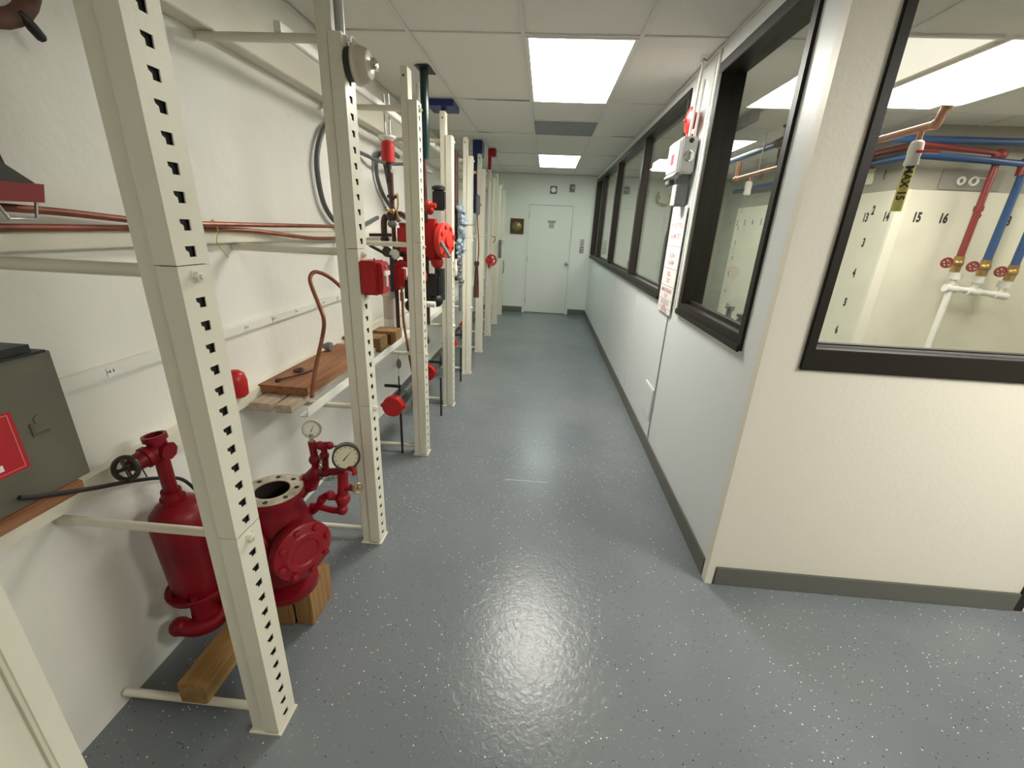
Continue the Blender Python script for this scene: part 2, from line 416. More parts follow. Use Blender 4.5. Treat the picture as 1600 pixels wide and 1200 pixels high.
# ceiling grid
g = MB()
xs = [GX+T*k for k in range(-2, 9)]; ys = [GY+2*T*k for k in range(-5, 5)]
for x in xs:
    if XL < x < ROOM_R: g.box((x-.011, BACK, C), (x+.011, YF, C+.009))
for y in ys:
    if BACK < y < YF:
        g.box((XL, y-.011, C+.0005), (ROOM_R, y+.011, C+.009))
for y in (GY+3*T, GY+4*T): g.box((GX, y-.011, C+.0005), (GX+T, y+.011, C+.009))
struct('trim_5', g, M['grid'])
# short dark gaps where tiles sit unevenly
g = MB()
for (x0, x1, y) in ((-.62, -.20, GY+2*T-.012), (-.78, -.66, GY+4*T-.012), (.62, .86, GY+4*T-.012), (-.35, -.2, GY+2*T-.014)):
    g.box((x0, y-.005, C-.0012), (x1, y+.001, C-.0002))
struct('trim_6', g, M['black'])
# wall angle along the walls
struct('trim_7', MB().box((XL, BACK, C-.002), (XL+.02, YF, C)).box((XR-.02, YC, C-.002), (XR, YF, C)).box((XL, YF-.02, C-.002), (XR, YF, C)), M['grid'])

# light fixtures
def troffer(x, y, strength, col, label, y1=None, group='troffer lights in the ceiling'):
    y1 = y+2*T if y1 is None else y1
    t = thing('ceiling_light', label, 'light', ((2*x+T)/2, (y+y1)/2, C-.004), group)
    MB().box((x+.008, y+.008, C-.004), (x+.028, y1-.008, C+.007)).box((x+T-.028, y+.008, C-.004), (x+T-.008, y1-.008, C+.007)).box((x+.028, y+.008, C-.004), (x+T-.028, y+.028, C+.007)).box((x+.028, y1-.028, C-.004), (x+T-.028, y1-.008, C+.007)).build('frame', M['white'], t)
    MB().box((x+.028, y+.028, C-.001), (x+T-.028, y1-.028, C+.006)).build('diffuser', lamp_mat('lit_diffuser_%s_%s' % (round(strength*10), round(col[2]*10)), col, strength), t)
    return t
WARM = (1, .965, .88); COOLG = (.84, 1, .93)
PALE = (1, 1, .84)
troffer(GX, GY, L_NEAR, WARM, 'brilliant white ceiling light over the near half of the corridor')
troffer(GX, GY+6*T, L_FAR, COOLG, 'greenish white ceiling light near the far door of the corridor')
troffer(GX+4*T, -.25, L_SIDE, WARM, 'ceiling light to the right of the camera, outside the photo')
troffer(GX, -2.18, L_BACK, WARM, 'ceiling light behind the camera, outside the photo')
troffer(2.13, 2.60, L_ROOM, WARM, 'brilliant white ceiling light in the room behind the nearest window')
troffer(1.50, 2.60, L_ROOM_DIM, (1, .98, .84), 'dim ceiling light beside the brilliant one behind the nearest window')
troffer(1.50, 5.05, 2.4, PALE, 'small wedge of ceiling light seen through the second window')
troffer(1.50, 6.27, 2.4, (.92, 1, .88), 'pale ceiling light seen through the long window behind the grey box')
troffer(3.9, 2.60, 2.5, WARM, 'added unseen ceiling light that brightens the right of the inner room')  # unseen fixture added to brighten the inner wall that faces the window

v = thing('air_vent', 'blue-grey return air grille in the corridor ceiling between the two lights', 'vent', (GX+T/2, GY+3.5*T, C-.004))
MB().box((GX+.012, GY+3*T+.012, C+.001), (GX+T-.012, GY+4*T-.012, C+.006)).build('backing', mat('vent_dark', (.16, .17, .19), .6), v)
b = MB()
for k in range(30):
    yy = GY+3*T+.02+k*(T-.04)/30; b.box((GX+.014, yy, C-.004), (GX+T-.014, yy+.012, C+.001))
b.build('louvre', M['vent'], v)

# ================================================================== RACK
PY = [.845+.905*k for k in range(9)]; PY[1] = 1.730; PY[2] = 2.645; PY[3] = 3.555; PY[4] = 4.495; PY[5] = 5.41; PY[6] = 6.32; PY[7] = 7.22; PY[8] = 8.10
HP = .0523
def sleeve(z0, z1, y):
    "half-box channel; its front flange is pierced by keyhole slots"
    mb = MB(); xa, xb, ya, yb = -.790, -.742, y-.004, y+.088; t = .003
    mb.box((xa, ya, z0), (xb-.0002, ya+t, z1)).box((xa, yb-t, z0), (xb-.0002, yb, z1)).box((xa, ya+t, z0), (xa+t, yb-t, z1))
    n = max(1, int((z1-z0)/HP)); cell = (z1-z0)/n; yc = y+.042
    for i in range(n):
        a, b = z0+i*cell, z0+(i+1)*cell; m_ = (a+b)/2
        O = [(ya, a), (yb, a), (yb, b), (ya, b), (ya, m_+.004), (ya, m_-.001)]
        I = [(yc-.007, m_-.011), (yc+.012, m_-.011), (yc+.013, m_+.011), (yc-.015, m_+.011), (yc-.014, m_+.003), (yc-.007, m_-.001)]
        vs = [(xb, p[0], p[1]) for p in O+I]+[(xb-t, p[0], p[1]) for p in O+I]
        fs = []
        for k in range(6):
            j = (k+1) % 6
            fs += [(k, j, 6+j, 6+k), (12+j, 12+k, 18+k, 18+j), (6+k, 6+j, 18+j, 18+k)]
        mb._add(vs, fs)
    return mb
def hexbolt(p, d, r=.012, h=.012):
    return MB().lathe(p, d, [(0, r*1.35), (.002, r*1.35), (.002, r), (h, r), (h+.001, r*.5), (h+.006, r*.5)], 6)
tops = ['second', 'third', 'fourth', 'fifth', 'sixth', 'seventh', 'eighth']
def upright(i, y):
    lab = {0: 'cream slotted steel upright nearest the camera, in front of the maroon alarm valve',
           1: 'cream slotted upright carrying the beige gong and the red pull box'}.get(i)
    if lab is None:
        lab = 'cream slotted steel upright, %s from the camera' % (tops[i-1]) if i < 8 else 'cream slotted steel upright, the farthest, beside the end wall'
    t = thing('rack_upright', lab, 'rack post', (-.79, y+.04, 0), 'row of slotted rack uprights')
    top = 2.345 if i > 1 else 2.49
    st = 2.19 if i != 1 else 2.165
    MB().bbox((-.832, y, 0), (-.791, y+.082, top), .003).build('back_post', M['post'], t)
    zs = [.012, .770, 1.452, st]
    if i > 5: zs = [.012, .770, 1.452, st]
    for a, b in zip(zs, zs[1:]): sleeve(a+.001, b-.001, y).build('slotted_sleeve', M['post'], t)
    MB().box((-.783, y+.002, .02), (-.7505, y+.080, st-.01)).build('slot_shade_block', mat('shaded_bare_steel', (.012, .012, .011), .6), t)  # added block for the unpainted inside; slot shade is put into its colour
    for z in (.742, 1.428) + ((2.15,) if i > 1 else ()): hexbolt((-.742, y+.040, z), X).build('bolt', M['post'], t)
    if i > 1: MB().cyl((-.812, y-.0015, top-.045), (-.812, y+.001, top-.045), .006, n=10).build('bolt_hole', M['black'], t)
    MB().box((-.840, y-.006, 0), (-.735, y+.09, .006)).build('base_plate', M['post'], t)
    for z in (.055, .745, 1.435, 2.155):
        MB().cyl((XL+.012, y+.041, z), (-.831, y+.041, z), .0125 if z < 1.4 else .015, n=12).build('brace', M['post'], t)
    return t
for i, y in enumerate(PY): upright(i, y)

# long rails at the wall
def rail(name, label, x0, x1, y0, y1, z0, z1, group='rails along the left wall'):
    return tag(MB().bbox((x0, y0, z0), (x1, y1, z1), .003).build(name, M['post']), label, 'rail', group)
rail('wall_rail', 'long cream steel rail low on the left wall behind the maroon alarm valve', XL+.001, XL+.045, .2, 8.1, .77, .83)
rail('wall_rail', 'long cream steel rail at mid height on the left wall, under the copper pipes', XL+.001, XL+.045, .2, 8.1, 1.452, 1.495)
rail('wall_rail', 'deep cream steel beam high on the left wall, close to the ceiling', XL+.001, XL+.075, .2, 8.1, 2.172, 2.30)
tag(MB().bbox((-1.005, 1.77, 2.171), (-.98, 8.1, 2.206), .003).build('shelf_rail', M['white']), 'white rail lying across the top braces of the rack, cut end towards the camera', 'rail')
t = thing('shelf_rail', 'white angle rail lying on the low braces beside the wooden boards', 'rail', (-.975, 4, .758))
MB().box((-1.0, 1.60, .7585), (-.96, 8.05, .7625)).box((-.964, 1.60, .7625), (-.96, 8.05, .80)).build('angle', M['white'], t)

tag(MB().bbox((-1.254, 2.76, .7585), (-1.005, 8.05, .7665), .002).build('shade_shelf', M['white']), 'long white shelf sheet added on the low braces to shade the wall below', 'shelf')  # sheet added so that the wall under it falls into shade
# near corner post at the lower left edge of the picture
t = thing('corner_post', 'plain wide cream steel post at the bottom left corner, nearest of all', 'post', (-.79, .3, 0))
MB().bbox((-.86, .17, 0), (-.752, .387, 1.06), .004).build('post_body', M['post'], t)
MB().bbox((-.84, .387, 0), (-.744, .424, 1.06), .005).build('edge_flange', M['post'], t)

# ================================================================== LEFT WALL THINGS
# outlet strip
t = thing('outlet_strip', 'long cream outlet raceway running along the left wall', 'raceway', (XL+.01, 3, 1.08))
MB().bbox((XL+.001, .893, 1.078), (XL+.022, 6.4, 1.118), .003).build('channel', M['white'], t)
k = 0
for y in [1.13, 1.38, 1.75, 1.95, 2.15, 2.37, 2.44, 2.62, 3.0, 3.4, 3.8]:
    r_ = MB().bbox((XL+.0222, y-.018, 1.084), (XL+.025, y+.018, 1.112), .001).build('receptacle', M['paper'], t)
    MB().box((XL+.0252, y-.010, 1.095), (XL+.0256, y-.007, 1.104)).box((XL+.0252, y+.001, 1.095), (XL+.0256, y+.004, 1.104)).cyl((XL+.0252, y-.014, 1.099), (XL+.0256, y-.014, 1.099), .0022, n=6).build('socket_slot', M['ink'], r_)

def pipe_thing(name, label, cat, pts, r, m_, smooth=6, group=None):
    return tag(MB().tube(pts, r, 10, smooth=smooth).build(name, m_), label, cat, group)
pipe_thing('copper_pipe', 'upper of the two bent copper pipes lying along the left wall', 'pipe',
    [(XL+.075, .40, 1.560), (XL+.075, .80, 1.553), (XL+.08, 1.05, 1.545), (XL+.075, 1.35, 1.525), (XL+.075, 1.7, 1.5225), (XL+.07, 2.75, 1.524)], .0095, M['copper'], 6, 'copper pipes on the mid rail')
pipe_thing('copper_pipe', 'lower of the two bent copper pipes lying along the left wall', 'pipe',
    [(XL+.052, .40, 1.5055), (XL+.052, .9, 1.5055), (XL+.052, 1.35, 1.5055), (XL+.06, 1.8, 1.500), (XL+.085, 2.3, 1.462), (XL+.09, 2.75, 1.462)], .0095, M['copper'], 6, 'copper pipes on the mid rail')
tag(MB().tube([(XL+.05, 1.60, 1.51), (XL+.07, 1.60, 1.538), (XL+.075, 1.61, 1.50), (XL+.055, 1.62, 1.455), (XL+.06, 1.66, 1.40)], .0018, 6, smooth=4).build('wire_tie', M['yellow']), 'thin yellow wire tie twisted round the copper pipes', 'wire')

# standing bent copper tube
P = [at(487, 622, 'y', 1.70), at(492, 580, 'y', 1.75), at(504, 525, 'y', 1.82), at(506, 500, 'y', 1.85), at(499, 478, 'y', 1.88), at(486, 445, 'y', 1.9), at(485, 432, 'y', 1.92), at(492, 425, 'y', 1.95), at(505, 428, 'y', 1.98), at(520, 437, 'y', 2.0), at(536, 452, 'y', 2.02), at(548, 468, 'y', 2.04)]
tag(MB().tube(P, .009, 10, smooth=4).build('bent_tube', M['copper']), 'curved copper tube standing up from the wooden boards like a shepherd crook', 'tube')
# wooden boards on the low braces
def board(name, label, a, b, m_, group=None, rz=0):
    o = MB().bbox(a, b, .004, rot=Matrix.Rotation(rz, 3, 'Z')).build(name, m_)
    return tag(o, label, 'board', group)
board('lumber_board', 'pale short board end, leftmost under the wide red-brown board', (-1.235, 1.62, .7595), (-1.14, 2.6, .795), M['pale_wood'], 'boards stacked on the low braces')
board('lumber_board', 'narrow board with a reddish sawn end under the wide board, nearer the aisle', (-1.118, 1.615, .7595), (-1.045, 2.6, .795), M['pale_wood'], 'boards stacked on the low braces')
board('lumber_board', 'wide red-brown board lying on top of two paler boards', (-1.262, 1.735, .796), (-1.025, 2.50, .835), M['wood'], 'boards stacked on the low braces', -.02)
tag(MB().bbox((-1.275, 2.61, .7595), (-1.02, 2.75, .850), .004).build('wood_block', M['plywood']), 'dark plywood block behind the wide red-brown board', 'block')
t = thing('wooden_crate', 'small yellow-brown wooden box behind the second upright, on the shelf', 'box', (-1.05, 3.05, .76))
MB().bbox((-1.13, 2.765, .768), (-.969, 2.90, .865), .003).build('box_body', M['timberv'], t)
MB().box((-1.04, 2.7585, .782), (-1.00, 2.7597, .845)).build('dark_slot', M['walnut'], t)
tag(MB().lathe((-1.255, 2.33, .862), X, [(0, .012), (.03, .026), (.05, .026), (.055, .012)], 14).build('pipe_fitting', M['dgrey']), 'small grey pipe cap lying behind the wide board at the wall', 'fitting')
tag(MB().lathe((-1.2, 1.79, .8365), Z, [(0, .012), (.014, .012)], 8).tube([(-1.19, 1.80, .845), (-1.15, 1.9, .842), (-1.12, 1.98, .842)], .005, 8).torus((-1.19, 1.95, .843), Z, .02, .006, 14, 6).build('pipe_fitting', M['brown']), 'small rusty pipe fitting lying on the wide red-brown board', 'fitting')

# grey-green disconnect box with its red sticker
BX = -1.15
bx = thing('disconnect_box', 'grey-green steel electrical box with red warning sticker at the left edge', 'electrical box', (-1.22, .70, .905))
MB().bbox((XL+.001, .45, .9065), (BX-.004, .888, 1.236), .004).build('box_body', M['gmetal'], bx)
MB().bbox((BX-.004, .448, .905), (BX, .890, 1.238), .002).build('cover', M['gmetal'], bx)
MB().box((BX-.09, .60, 1.2385), (BX+.012, .872, 1.244)).box((XL+.02, .55, 1.2445), (BX+.004, .85, 1.262)).build('hinge_flange', M['black'], bx)
st = MB().box((BX+.0002, .62, .99), (BX+.0012, .776, 1.128)).build('danger_sticker', mat('sticker_red', (.42, .012, .02), .5), bx)
b = MB()
for q in (((.64, 1.122), (.768, 1.1235)), ((.7665, .998), (.768, 1.122)), ((.64, .9965), (.768, .998))):
    b.box((BX+.0013, q[0][0], q[0][1]), (BX+.0017, q[1][0], q[1][1]))
b.build('sticker_border', mat('pink_ink', (.70, .25, .22), .5), st)
MB().box((BX+.0013, .64, 1.006), (BX+.0019, .729, 1.020)).build('white_bar', M['paper'], st)
text_mb('DANGER', .030, (BX+.0012, .665, 1.085), Y, Z, .0006, .0006).build('lettering', M['paper'], st)
text_mb('HIGH VOLTAGE', .015, (BX+.0012, .66, 1.048), Y, Z, .0006, .0003).build('lettering', M['paper'], st)
MB().box((BX+.0002, .80, 1.052), (BX+.003, .835, 1.058)).box((BX+.0002, .80, 1.058), (BX+.003, .806, 1.085)).build('pressed_mark', mat('worn_steel', (.09, .085, .06), .5), bx)
MB().cyl((BX, .822, 1.09), (BX+.002, .822, 1.09), .011, n=14).build('knockout', M['gmetal'], bx)
tag(MB().bbox((XL+.001, .30, .872), (-1.14, .86, .9045), .004).build('wood_plank', M['wood']), 'red-brown wooden plank under the grey-green electrical box', 'board')
pipe_thing('power_cord', 'black cord hanging from the electrical box towards the maroon tank', 'cord',
    [at(30, 778, 'x', -1.12), at(60, 776, 'x', -1.12), at(150, 762, 'x', -1.14), at(210, 751, 'x', -1.18), at(255, 747, 'x', -1.225), at(290, 752, 'x', -1.25), at(330, 790, 'x', -1.275), (-1.285, 1.34, .55), (-1.285, 1.36, .012)], .006, M['black'])

# red horn and lever device at the left edge
t = thing('red_device', 'red steel lever device with a wire bail, at the left edge above the copper pipes', 'fire alarm device', (-1.20, .9, 1.50))
zb = 1.5685
MB().prism([(-1.285, .70, zb-.005), (-1.285, .995, zb-.005), (-1.285, 1.005, zb+.035), (-1.285, .70, zb+.035)], X*.115).build('red_housing', mat('dark_signal_red', (.26, .005, .010), .45), t)
MB().prism([(-1.285, .70, zb+.036), (-1.285, 1.0, zb+.036), (-1.285, .93, zb+.085), (-1.285, .70, zb+.095)], X*.10).build('dark_top', mat('dark_slate', (.035, .04, .035), .5), t)
MB().prism([(-1.27, .78, zb+.045), (-1.27, .968, zb+.045), (-1.27, .955, zb+.12), (-1.27, .90, zb+.24), (-1.27, .78, zb+.25)], X*.07).build('lever_body', mat('dark_maroon', (.05, .008, .012), .5), t)
MB().tube([(-1.18, .905, zb-.006), (-1.18, .92, zb-.042), (-1.18, .975, zb-.042), (-1.18, .985, zb-.006)], .0035, 8).build('wire_bail', M['steel'], t)
MB().box((XL+.001, .72, zb+.01), (-1.285, 1.02, zb+.08)).build('wall_bracket', M['dgrey'], t)
# rust ring at top left
t = thing('iron_ring', 'rust-brown iron pipe ring hanging at the top left corner', 'pipe ring', (-1.24, 1.0, 1.9))
MB().torus((-1.252, 1.045, 2.075), X, .135, .020, 32, 12).build('ring', M['rust'], t)
MB().lathe((-1.235, 1.118, 1.972), (0, .6, -.62), [(0, .006), (.01, .010), (.03, .012), (.052, .011), (.058, .007)], 12).build('black_grip', M['black'], t)
MB().box((XL+.001, 1.03, 2.185), (-1.225, 1.06, 2.195)).build('hook', M['steel'], t)
# small red bell cap behind the first upright, on the low rail
tag(MB().lathe((-1.26, 1.60, .832), Z, [(0, .030), (.01, .040), (.07, .043), (.10, .036), (.115, .02), (.118, 0)], 20, cap=True).build('bell_housing', M['bred']), 'red domed bell housing standing on the wall rail, half hidden by the nearest upright', 'bell')

# hoses hanging on the wall
pipe_thing('grey_hose', 'large grey hose loop on the left wall, seen just left of the second upright', 'hose',
    [at(548, 188, 'x', -1.26), at(520, 191, 'x', -1.27), at(504, 205, 'x', -1.27), at(495, 245, 'x', -1.27), at(499, 290, 'x', -1.27), at(509, 325, 'x', -1.27), at(528, 350, 'x', -1.27), at(552, 358, 'x', -1.27), at(590, 340, 'x', -1.27)], .014, M['rubber'], 6, 'hoses hung on the left wall')
pipe_thing('grey_hose', 'slim dark hose crossing to the red canister beyond the second upright', 'hose',
    [at(556, 236, 'x', -1.26), at(573, 243, 'x', -1.25), at(590, 251, 'x', -1.22), at(612, 256, 'x', -1.18), at(640, 256, 'x', -1.15)], .012, M['rubber'], 6, 'hoses hung on the left wall')
pipe_thing('grey_hose', 'grey hose loop between the second and third uprights, the left strand', 'hose',
    [at(600, 237, 'x', -1.26), at(590, 244, 'x', -1.265), at(588, 265, 'x', -1.27), at(593, 290, 'x', -1.27), at(603, 312, 'x', -1.27), at(618, 332, 'x', -1.26), at(640, 345, 'x', -1.25)], .014, M['rubber'], 6, 'hoses hung on the left wall')
pipe_thing('grey_hose', 'grey hose loop between the second and third uprights, the right strand', 'hose',
    [at(622, 245, 'x', -1.25), at(608, 234, 'x', -1.22), at(599, 240, 'x', -1.22), at(603, 262, 'x', -1.22), at(609, 295, 'x', -1.22), at(613, 322, 'x', -1.23), at(622, 345, 'x', -1.23)], .017, M['rubber'], 6, 'hoses hung on the left wall')

# ================================================================== MAROON ALARM VALVE
def wheel(c, d, R, m_, parent, spokes=4, r=None, name='handwheel'):
    r = r or R*.13
    b = MB(); c = Vector(c); dd, u, w_ = b.frame(d)
    b.torus(c, d, R, r, 24, 8); b.lathe(c-dd*r*1.3, dd, [(0, R*.2), (r*2.6, R*.2)], 12)
    for k in range(spokes):
        a = 2*PI*k/spokes+.4; e = u*math.cos(a)+w_*math.sin(a); b.cyl(c+e*R*.1, c+e*R, r*.75, n=8)
    return b.build(name, m_, parent)
def gauge(c, d, R, parent, rim, face, th=.03, needle=.9):
    "round dial facing d"
    b = MB(); c = Vector(c); dd, u, w_ = b.frame(d)
    if w_.z < 0: u, w_ = -u, -w_
    g_ = b.lathe(c-dd*th, dd, [(0, R*.75), (.004, R*.96), (th-.004, R), (th, R), (th, R*.88), (th-.005, R*.86)], 28, cap=False)
    g_.lathe(c-dd*th, dd, [(0, 0), (0.0001, R*.75)], 28, cap=False)
    o = g_.build('gauge', rim, parent)
    MB().lathe(c-dd*.0055, dd, [(0, R*.87), (.001, R*.87)], 28).build('dial_face', face, o)
    n_ = MB(); f = c-dd*.0040
    e = (u*math.sin(needle)+w_*math.cos(needle)); s_ = e.cross(dd)
    n_._add([f-e*R*.35+s_*R*.05, f-e*R*.35-s_*R*.05, f+e*R*.72], [(0,1,2)])
    for k in range(11):
        a = -2.3+4.6*k/10; q = u*math.sin(a)+w_*math.cos(a); q2 = q.cross(dd)
        n_._add([f+q*R*.70+q2*R*.025, f+q*R*.70-q2*R*.025, f+q*R*.80-q2*R*.025, f+q*R*.80+q2*R*.025], [(0,1,2,3)])
    n_.build('needle', M['ink'], o)
    return o
av = thing('alarm_check_valve', 'large maroon alarm check valve on wooden blocks between the two nearest uprights', 'fire sprinkler valve', (-.95, 1.25, 0))
ax = Vector((-.935, 1.265, 0))
# body: a bulging casting under the open top flange, waist and feet
MB().lathe(ax+Z*.215, Z, [(0, .060), (.015, .088), (.05, .108), (.11, .125), (.19, .128), (.26, .118), (.32, .098), (.365, .085), (.385, .090)], 32, cap=False).build('valve_body', M['red'], av)
tf = MB().lathe(ax+Z*.597, Z, [(0, .088), (0, .108), (.022, .108), (.022, .058)], 36, cap=False)
tf.build('top_flange', M['red'], av)
MB().lathe(ax+Z*.6192, Z, [(0, .104), (.002, .104), (.002, .060), (-.02, .058)], 36, cap=False).build('flange_face', M['flange'], av)
MB().lathe(ax+Z*.48, Z, [(0, .0575), (.138, .0575)], 30, cap=False).lathe(ax+Z*.48, Z, [(0, 0), (.001, .057)], 30, cap=False).build('bore', mat('dark_bore', (.012, .007, .005), .8), av)
for k in range(8):
    a = 2*PI*k/8+.3
    MB().cyl(ax+Vector((.083*math.cos(a), .083*math.sin(a), .6212)), ax+Vector((.083*math.cos(a), .083*math.sin(a), .6222)), .0085, n=12).build('bolt_hole', M['ink'], av)
# front hand-hole cover
cd = Vector((.86, -.50, .02)).normalized(); cc = ax+Z*.425+cd*.085
MB().lathe(cc, cd, [(-.04, .085), (.02, .082), (.035, .088), (.04, .106), (.058, .106), (.058, .100), (.062, .094)], 32).build('cover_neck', M['red'], av)
MB().lathe(cc+cd*.0605, cd, [(0, .108), (.018, .108), (.024, .100), (.026, .078), (.032, .070), (.032, .052), (.027, .046), (.027, 0)], 32).build('hand_hole_cover', M['redlt'], av)
b_ = MB(); _, u_, w_ = b_.frame(cd)
for k in range(8):
    a = 2*PI*k/8+.2; p = cc+cd*.079+u_*(.091*math.cos(a))+w_*(.091*math.sin(a))
    MB().lathe(p, cd, [(0, .014), (.014, .013), (.017, .008)], 6).build('cover_bolt', M['redlt'], av)
MB().lathe(ax+Z*.175, Z, [(0, .112), (.028, .112), (.036, .07), (.05, .062)], 30).build('bottom_flange', M['red'], av)
# side casting rib
MB().tube([ax+Vector((-.02, -.12, .56)), ax+Vector((.035, -.125, .47)), ax+Vector((.01, -.122, .36)), ax+Vector((-.03, -.11, .26))], .012, 8, smooth=4).build('casting_rib', M['red'], av)
# bracket arm and pipe to the retard chamber
MB().tube([ax+Vector((-.05, -.02, .25)), Vector((-1.06, 1.20, .25)), Vector((-1.15, 1.13, .235)), Vector((-1.19, 1.10, .225))], .034, 12, smooth=4).build('side_pipe', M['red'], av)
MB().tube([Vector((-1.225, 1.06, .150)), Vector((-1.165, 1.075, .135)), Vector((-1.125, 1.12, .14)), Vector((-1.10, 1.20, .20)), Vector((-1.0, 1.26, .24))], .030, 12, smooth=4).sph((-1.225, 1.06, .150), .034, 12).build('foot_casting', M['red'], av)
# trim piping to the right
def tp(u, v, y=1.36): return at(u, v, 'y', y)
b = MB()
b.tube([ax+Vector((.03, .06, .54)), tp(462, 775, 1.34), tp(482, 752), tp(496, 738)], .030, 12, smooth=3)
b.lathe(tp(480, 756), tp(496, 738)-tp(480, 756), [(0, .040), (.02, .040), (.02, .034), (.03, .034)], 8)
b.build('riser_arm', M['red'], av)
b = MB()
b.tube([tp(494, 742), tp(492, 715), tp(489, 700), tp(487, 690)], .014, 10).sph(tp(492, 718), .022, 12).sph(tp(494, 738), .027, 12)
b.tube([tp(494, 738), tp(515, 737), tp(540, 736)], .014, 10).sph(tp(509, 737), .021, 12).tube([tp(509, 737), tp(508, 715), tp(505, 695)], .012, 10).sph(tp(507, 712), .018, 10)
b.tube([tp(489, 696), tp(515, 695), tp(517, 700)], .012, 10).sph(tp(500, 696), .017, 10).sph(tp(515, 696), .015, 10)
b.build('trim_manifold', M['red'], av)
b = MB().tube([tp(536, 736), tp(536, 760), tp(535, 788)], .020, 12).sph(tp(536, 779), .029, 14).sph(tp(535, 796), .023, 12)
b.tube([tp(534, 798), tp(520, 797), tp(500, 792), tp(485, 790)], .013, 10, smooth=3)
b.tube([tp(536, 779), tp(520, 776), tp(512, 774), tp(503, 779), tp(498, 790), tp(488, 800)], .014, 10, smooth=3).sph(tp(516, 774), .020, 10).sph(tp(503, 780), .018, 10)
b.build('drain_trim', M['redlt'], av)
b = MB().tube([tp(538, 761), tp(553, 762)], .009, 8).sph(tp(543, 761), .016, 10).sph(tp(549, 762), .013, 10); b.build('valve_stem', M['red'], av)
wheel(tp(559, 763, 1.35), (.75, -.6, .1), .019, M['brass'], av, 3, .003)
MB().tube([tp(520, 698, 1.38), tp(533, 696, 1.40), tp(545, 700, 1.42)], .003, 6).build('gauge_tube', M['black'], av)
b = MB()
for i in range(9):
    q0 = tp(498+3.2*i, 745+4*math.sin(i*PI/8)*1.1, 1.345); b.torus(q0, X if i % 2 else Y, .0055, .0014, 10, 5)
for i in range(7):
    q0 = tp(500+.3*i, 706+5.2*i, 1.345); b.torus(q0, X if i % 2 else Y, .0055, .0014, 10, 5)
b.build('chain', M['dgrey'], av)
gauge(tp(487, 671, 1.36), Vector((.35, -.93, .22)), .034, av, mat('gauge_case', (.40, .37, .26), .4), M['face'], .026, .45)
MB().tube([tp(486, 678, 1.36), tp(487, 692, 1.36)], .008, 8).build('gauge_stem', M['steel'], av)
gauge(tp(541, 715, 1.34), Vector((.42, -.90, .18)), .050, av, mat('black_case', (.03, .03, .028), .35), M['facey'], .045, .75)
MB().tube([tp(536, 728, 1.36), tp(553, 734, 1.33), tp(554, 741, 1.33)], .010, 8).build('gauge_cock', M['redlt'], av)
# retard chamber
tx = Vector((-1.165, 1.115, 0))
MB().lathe(tx+Z*.30, Z, [(0, .074), (.02, .076), (.045, .078), (.07, .080), (.275, .089), (.32, .082), (.347, .060), (.36, .032), (.365, .022)], 32).build('retard_chamber', M['red'], av)
b_ = MB().lathe(tx+Z*.285, Z, [(0, .095), (.016, .100), (.022, .098)], 28)
for k in range(6):
    a = 2*PI*k/6; b_.lathe(tx+Vector((.087*math.cos(a), .087*math.sin(a), .300)), Z, [(0, .011), (.024, .011)], 6)
b_.build('chamber_flange', M['red'], av)
MB().cyl(tx+Z*.16, tx+Z*.29, .042, n=16).sph(tx+Z*.175, .045, 14).build('chamber_outlet', M['red'], av)
t1 = tx+Vector((-.005, -.005, .655)); t2 = at(249, 703, 'y', 1.09)
b_ = MB().lathe(t1, t2-t1, [(0, .036), (.02, .036), (.02, .030), (.05, .028), (.05, .020), ((t2-t1).length, .020)], 16)
b_.build('riser_pipe', M['red'], av)
wc = at(197, 732, 'y', 1.0); hd = (wc-t2).normalized()
b_ = MB().sph(t2, .030, 14).lathe(t2, Vector((-.12, .0, 1)), [(.0, .026), (.035, .026), (.035, .033), (.052, .033), (.052, .024)], 14, cap=False)
b_.lathe(t2, hd, [(0, .028), (.028, .030), (.032, .034), (.045, .034), (.047, .028), (.078, .024), (.085, .016)], 14)
b_.lathe(t2+Vector((.01, .0, .0)), X, [(0, .024), (.018, .024), (.018, .028), (.026, .028)], 8)
b_.build('angle_valve', M['red'], av)
MB().lathe(t2+Vector((-.12, .0, 1)).normalized()*.036, Vector((-.12, .0, 1)), [(0, .021), (.001, 0)], 14, cap=False).build('open_port', M['brown'], av)
MB().cyl(t2+hd*.08, wc, .007, n=8).lathe(t2+hd*.082, hd, [(0, .014), (.012, .014)], 6).build('valve_spindle', M['brown'], av)
wheel(wc, (hd+Vector((.5, -.2, .5))).normalized(), .033, mat('dark_olive_iron', (.03, .028, .018), .4), av, 4, .0075)
MB().tube([t2+hd*.06+Vector((.005, 0, -.026)), t2+hd*.06+Vector((.012, 0, -.052))], .002, 6).build('tag_wire', M['ink'], av)

# timbers below it
tag(MB().bbox((-1.075, .865, .0685), (-.985, 1.30, .150), .004).build('timber_block', M['timber']), 'long pine timber lying on the bottom brace towards the camera, under the maroon valve', 'timber')
tag(MB().bbox((-.905, 1.235, 0), (-.835, 1.40, .172), .004).build('timber_block', M['timberv']), 'right-hand upright pine block under the maroon valve', 'timber', 'blocks under the maroon valve')
tag(MB().bbox((-.985, 1.225, 0), (-.915, 1.40, .172), .004).build('timber_block', M['timberv']), 'left-hand upright pine block under the maroon valve, half behind the nearest upright', 'timber', 'blocks under the maroon valve')

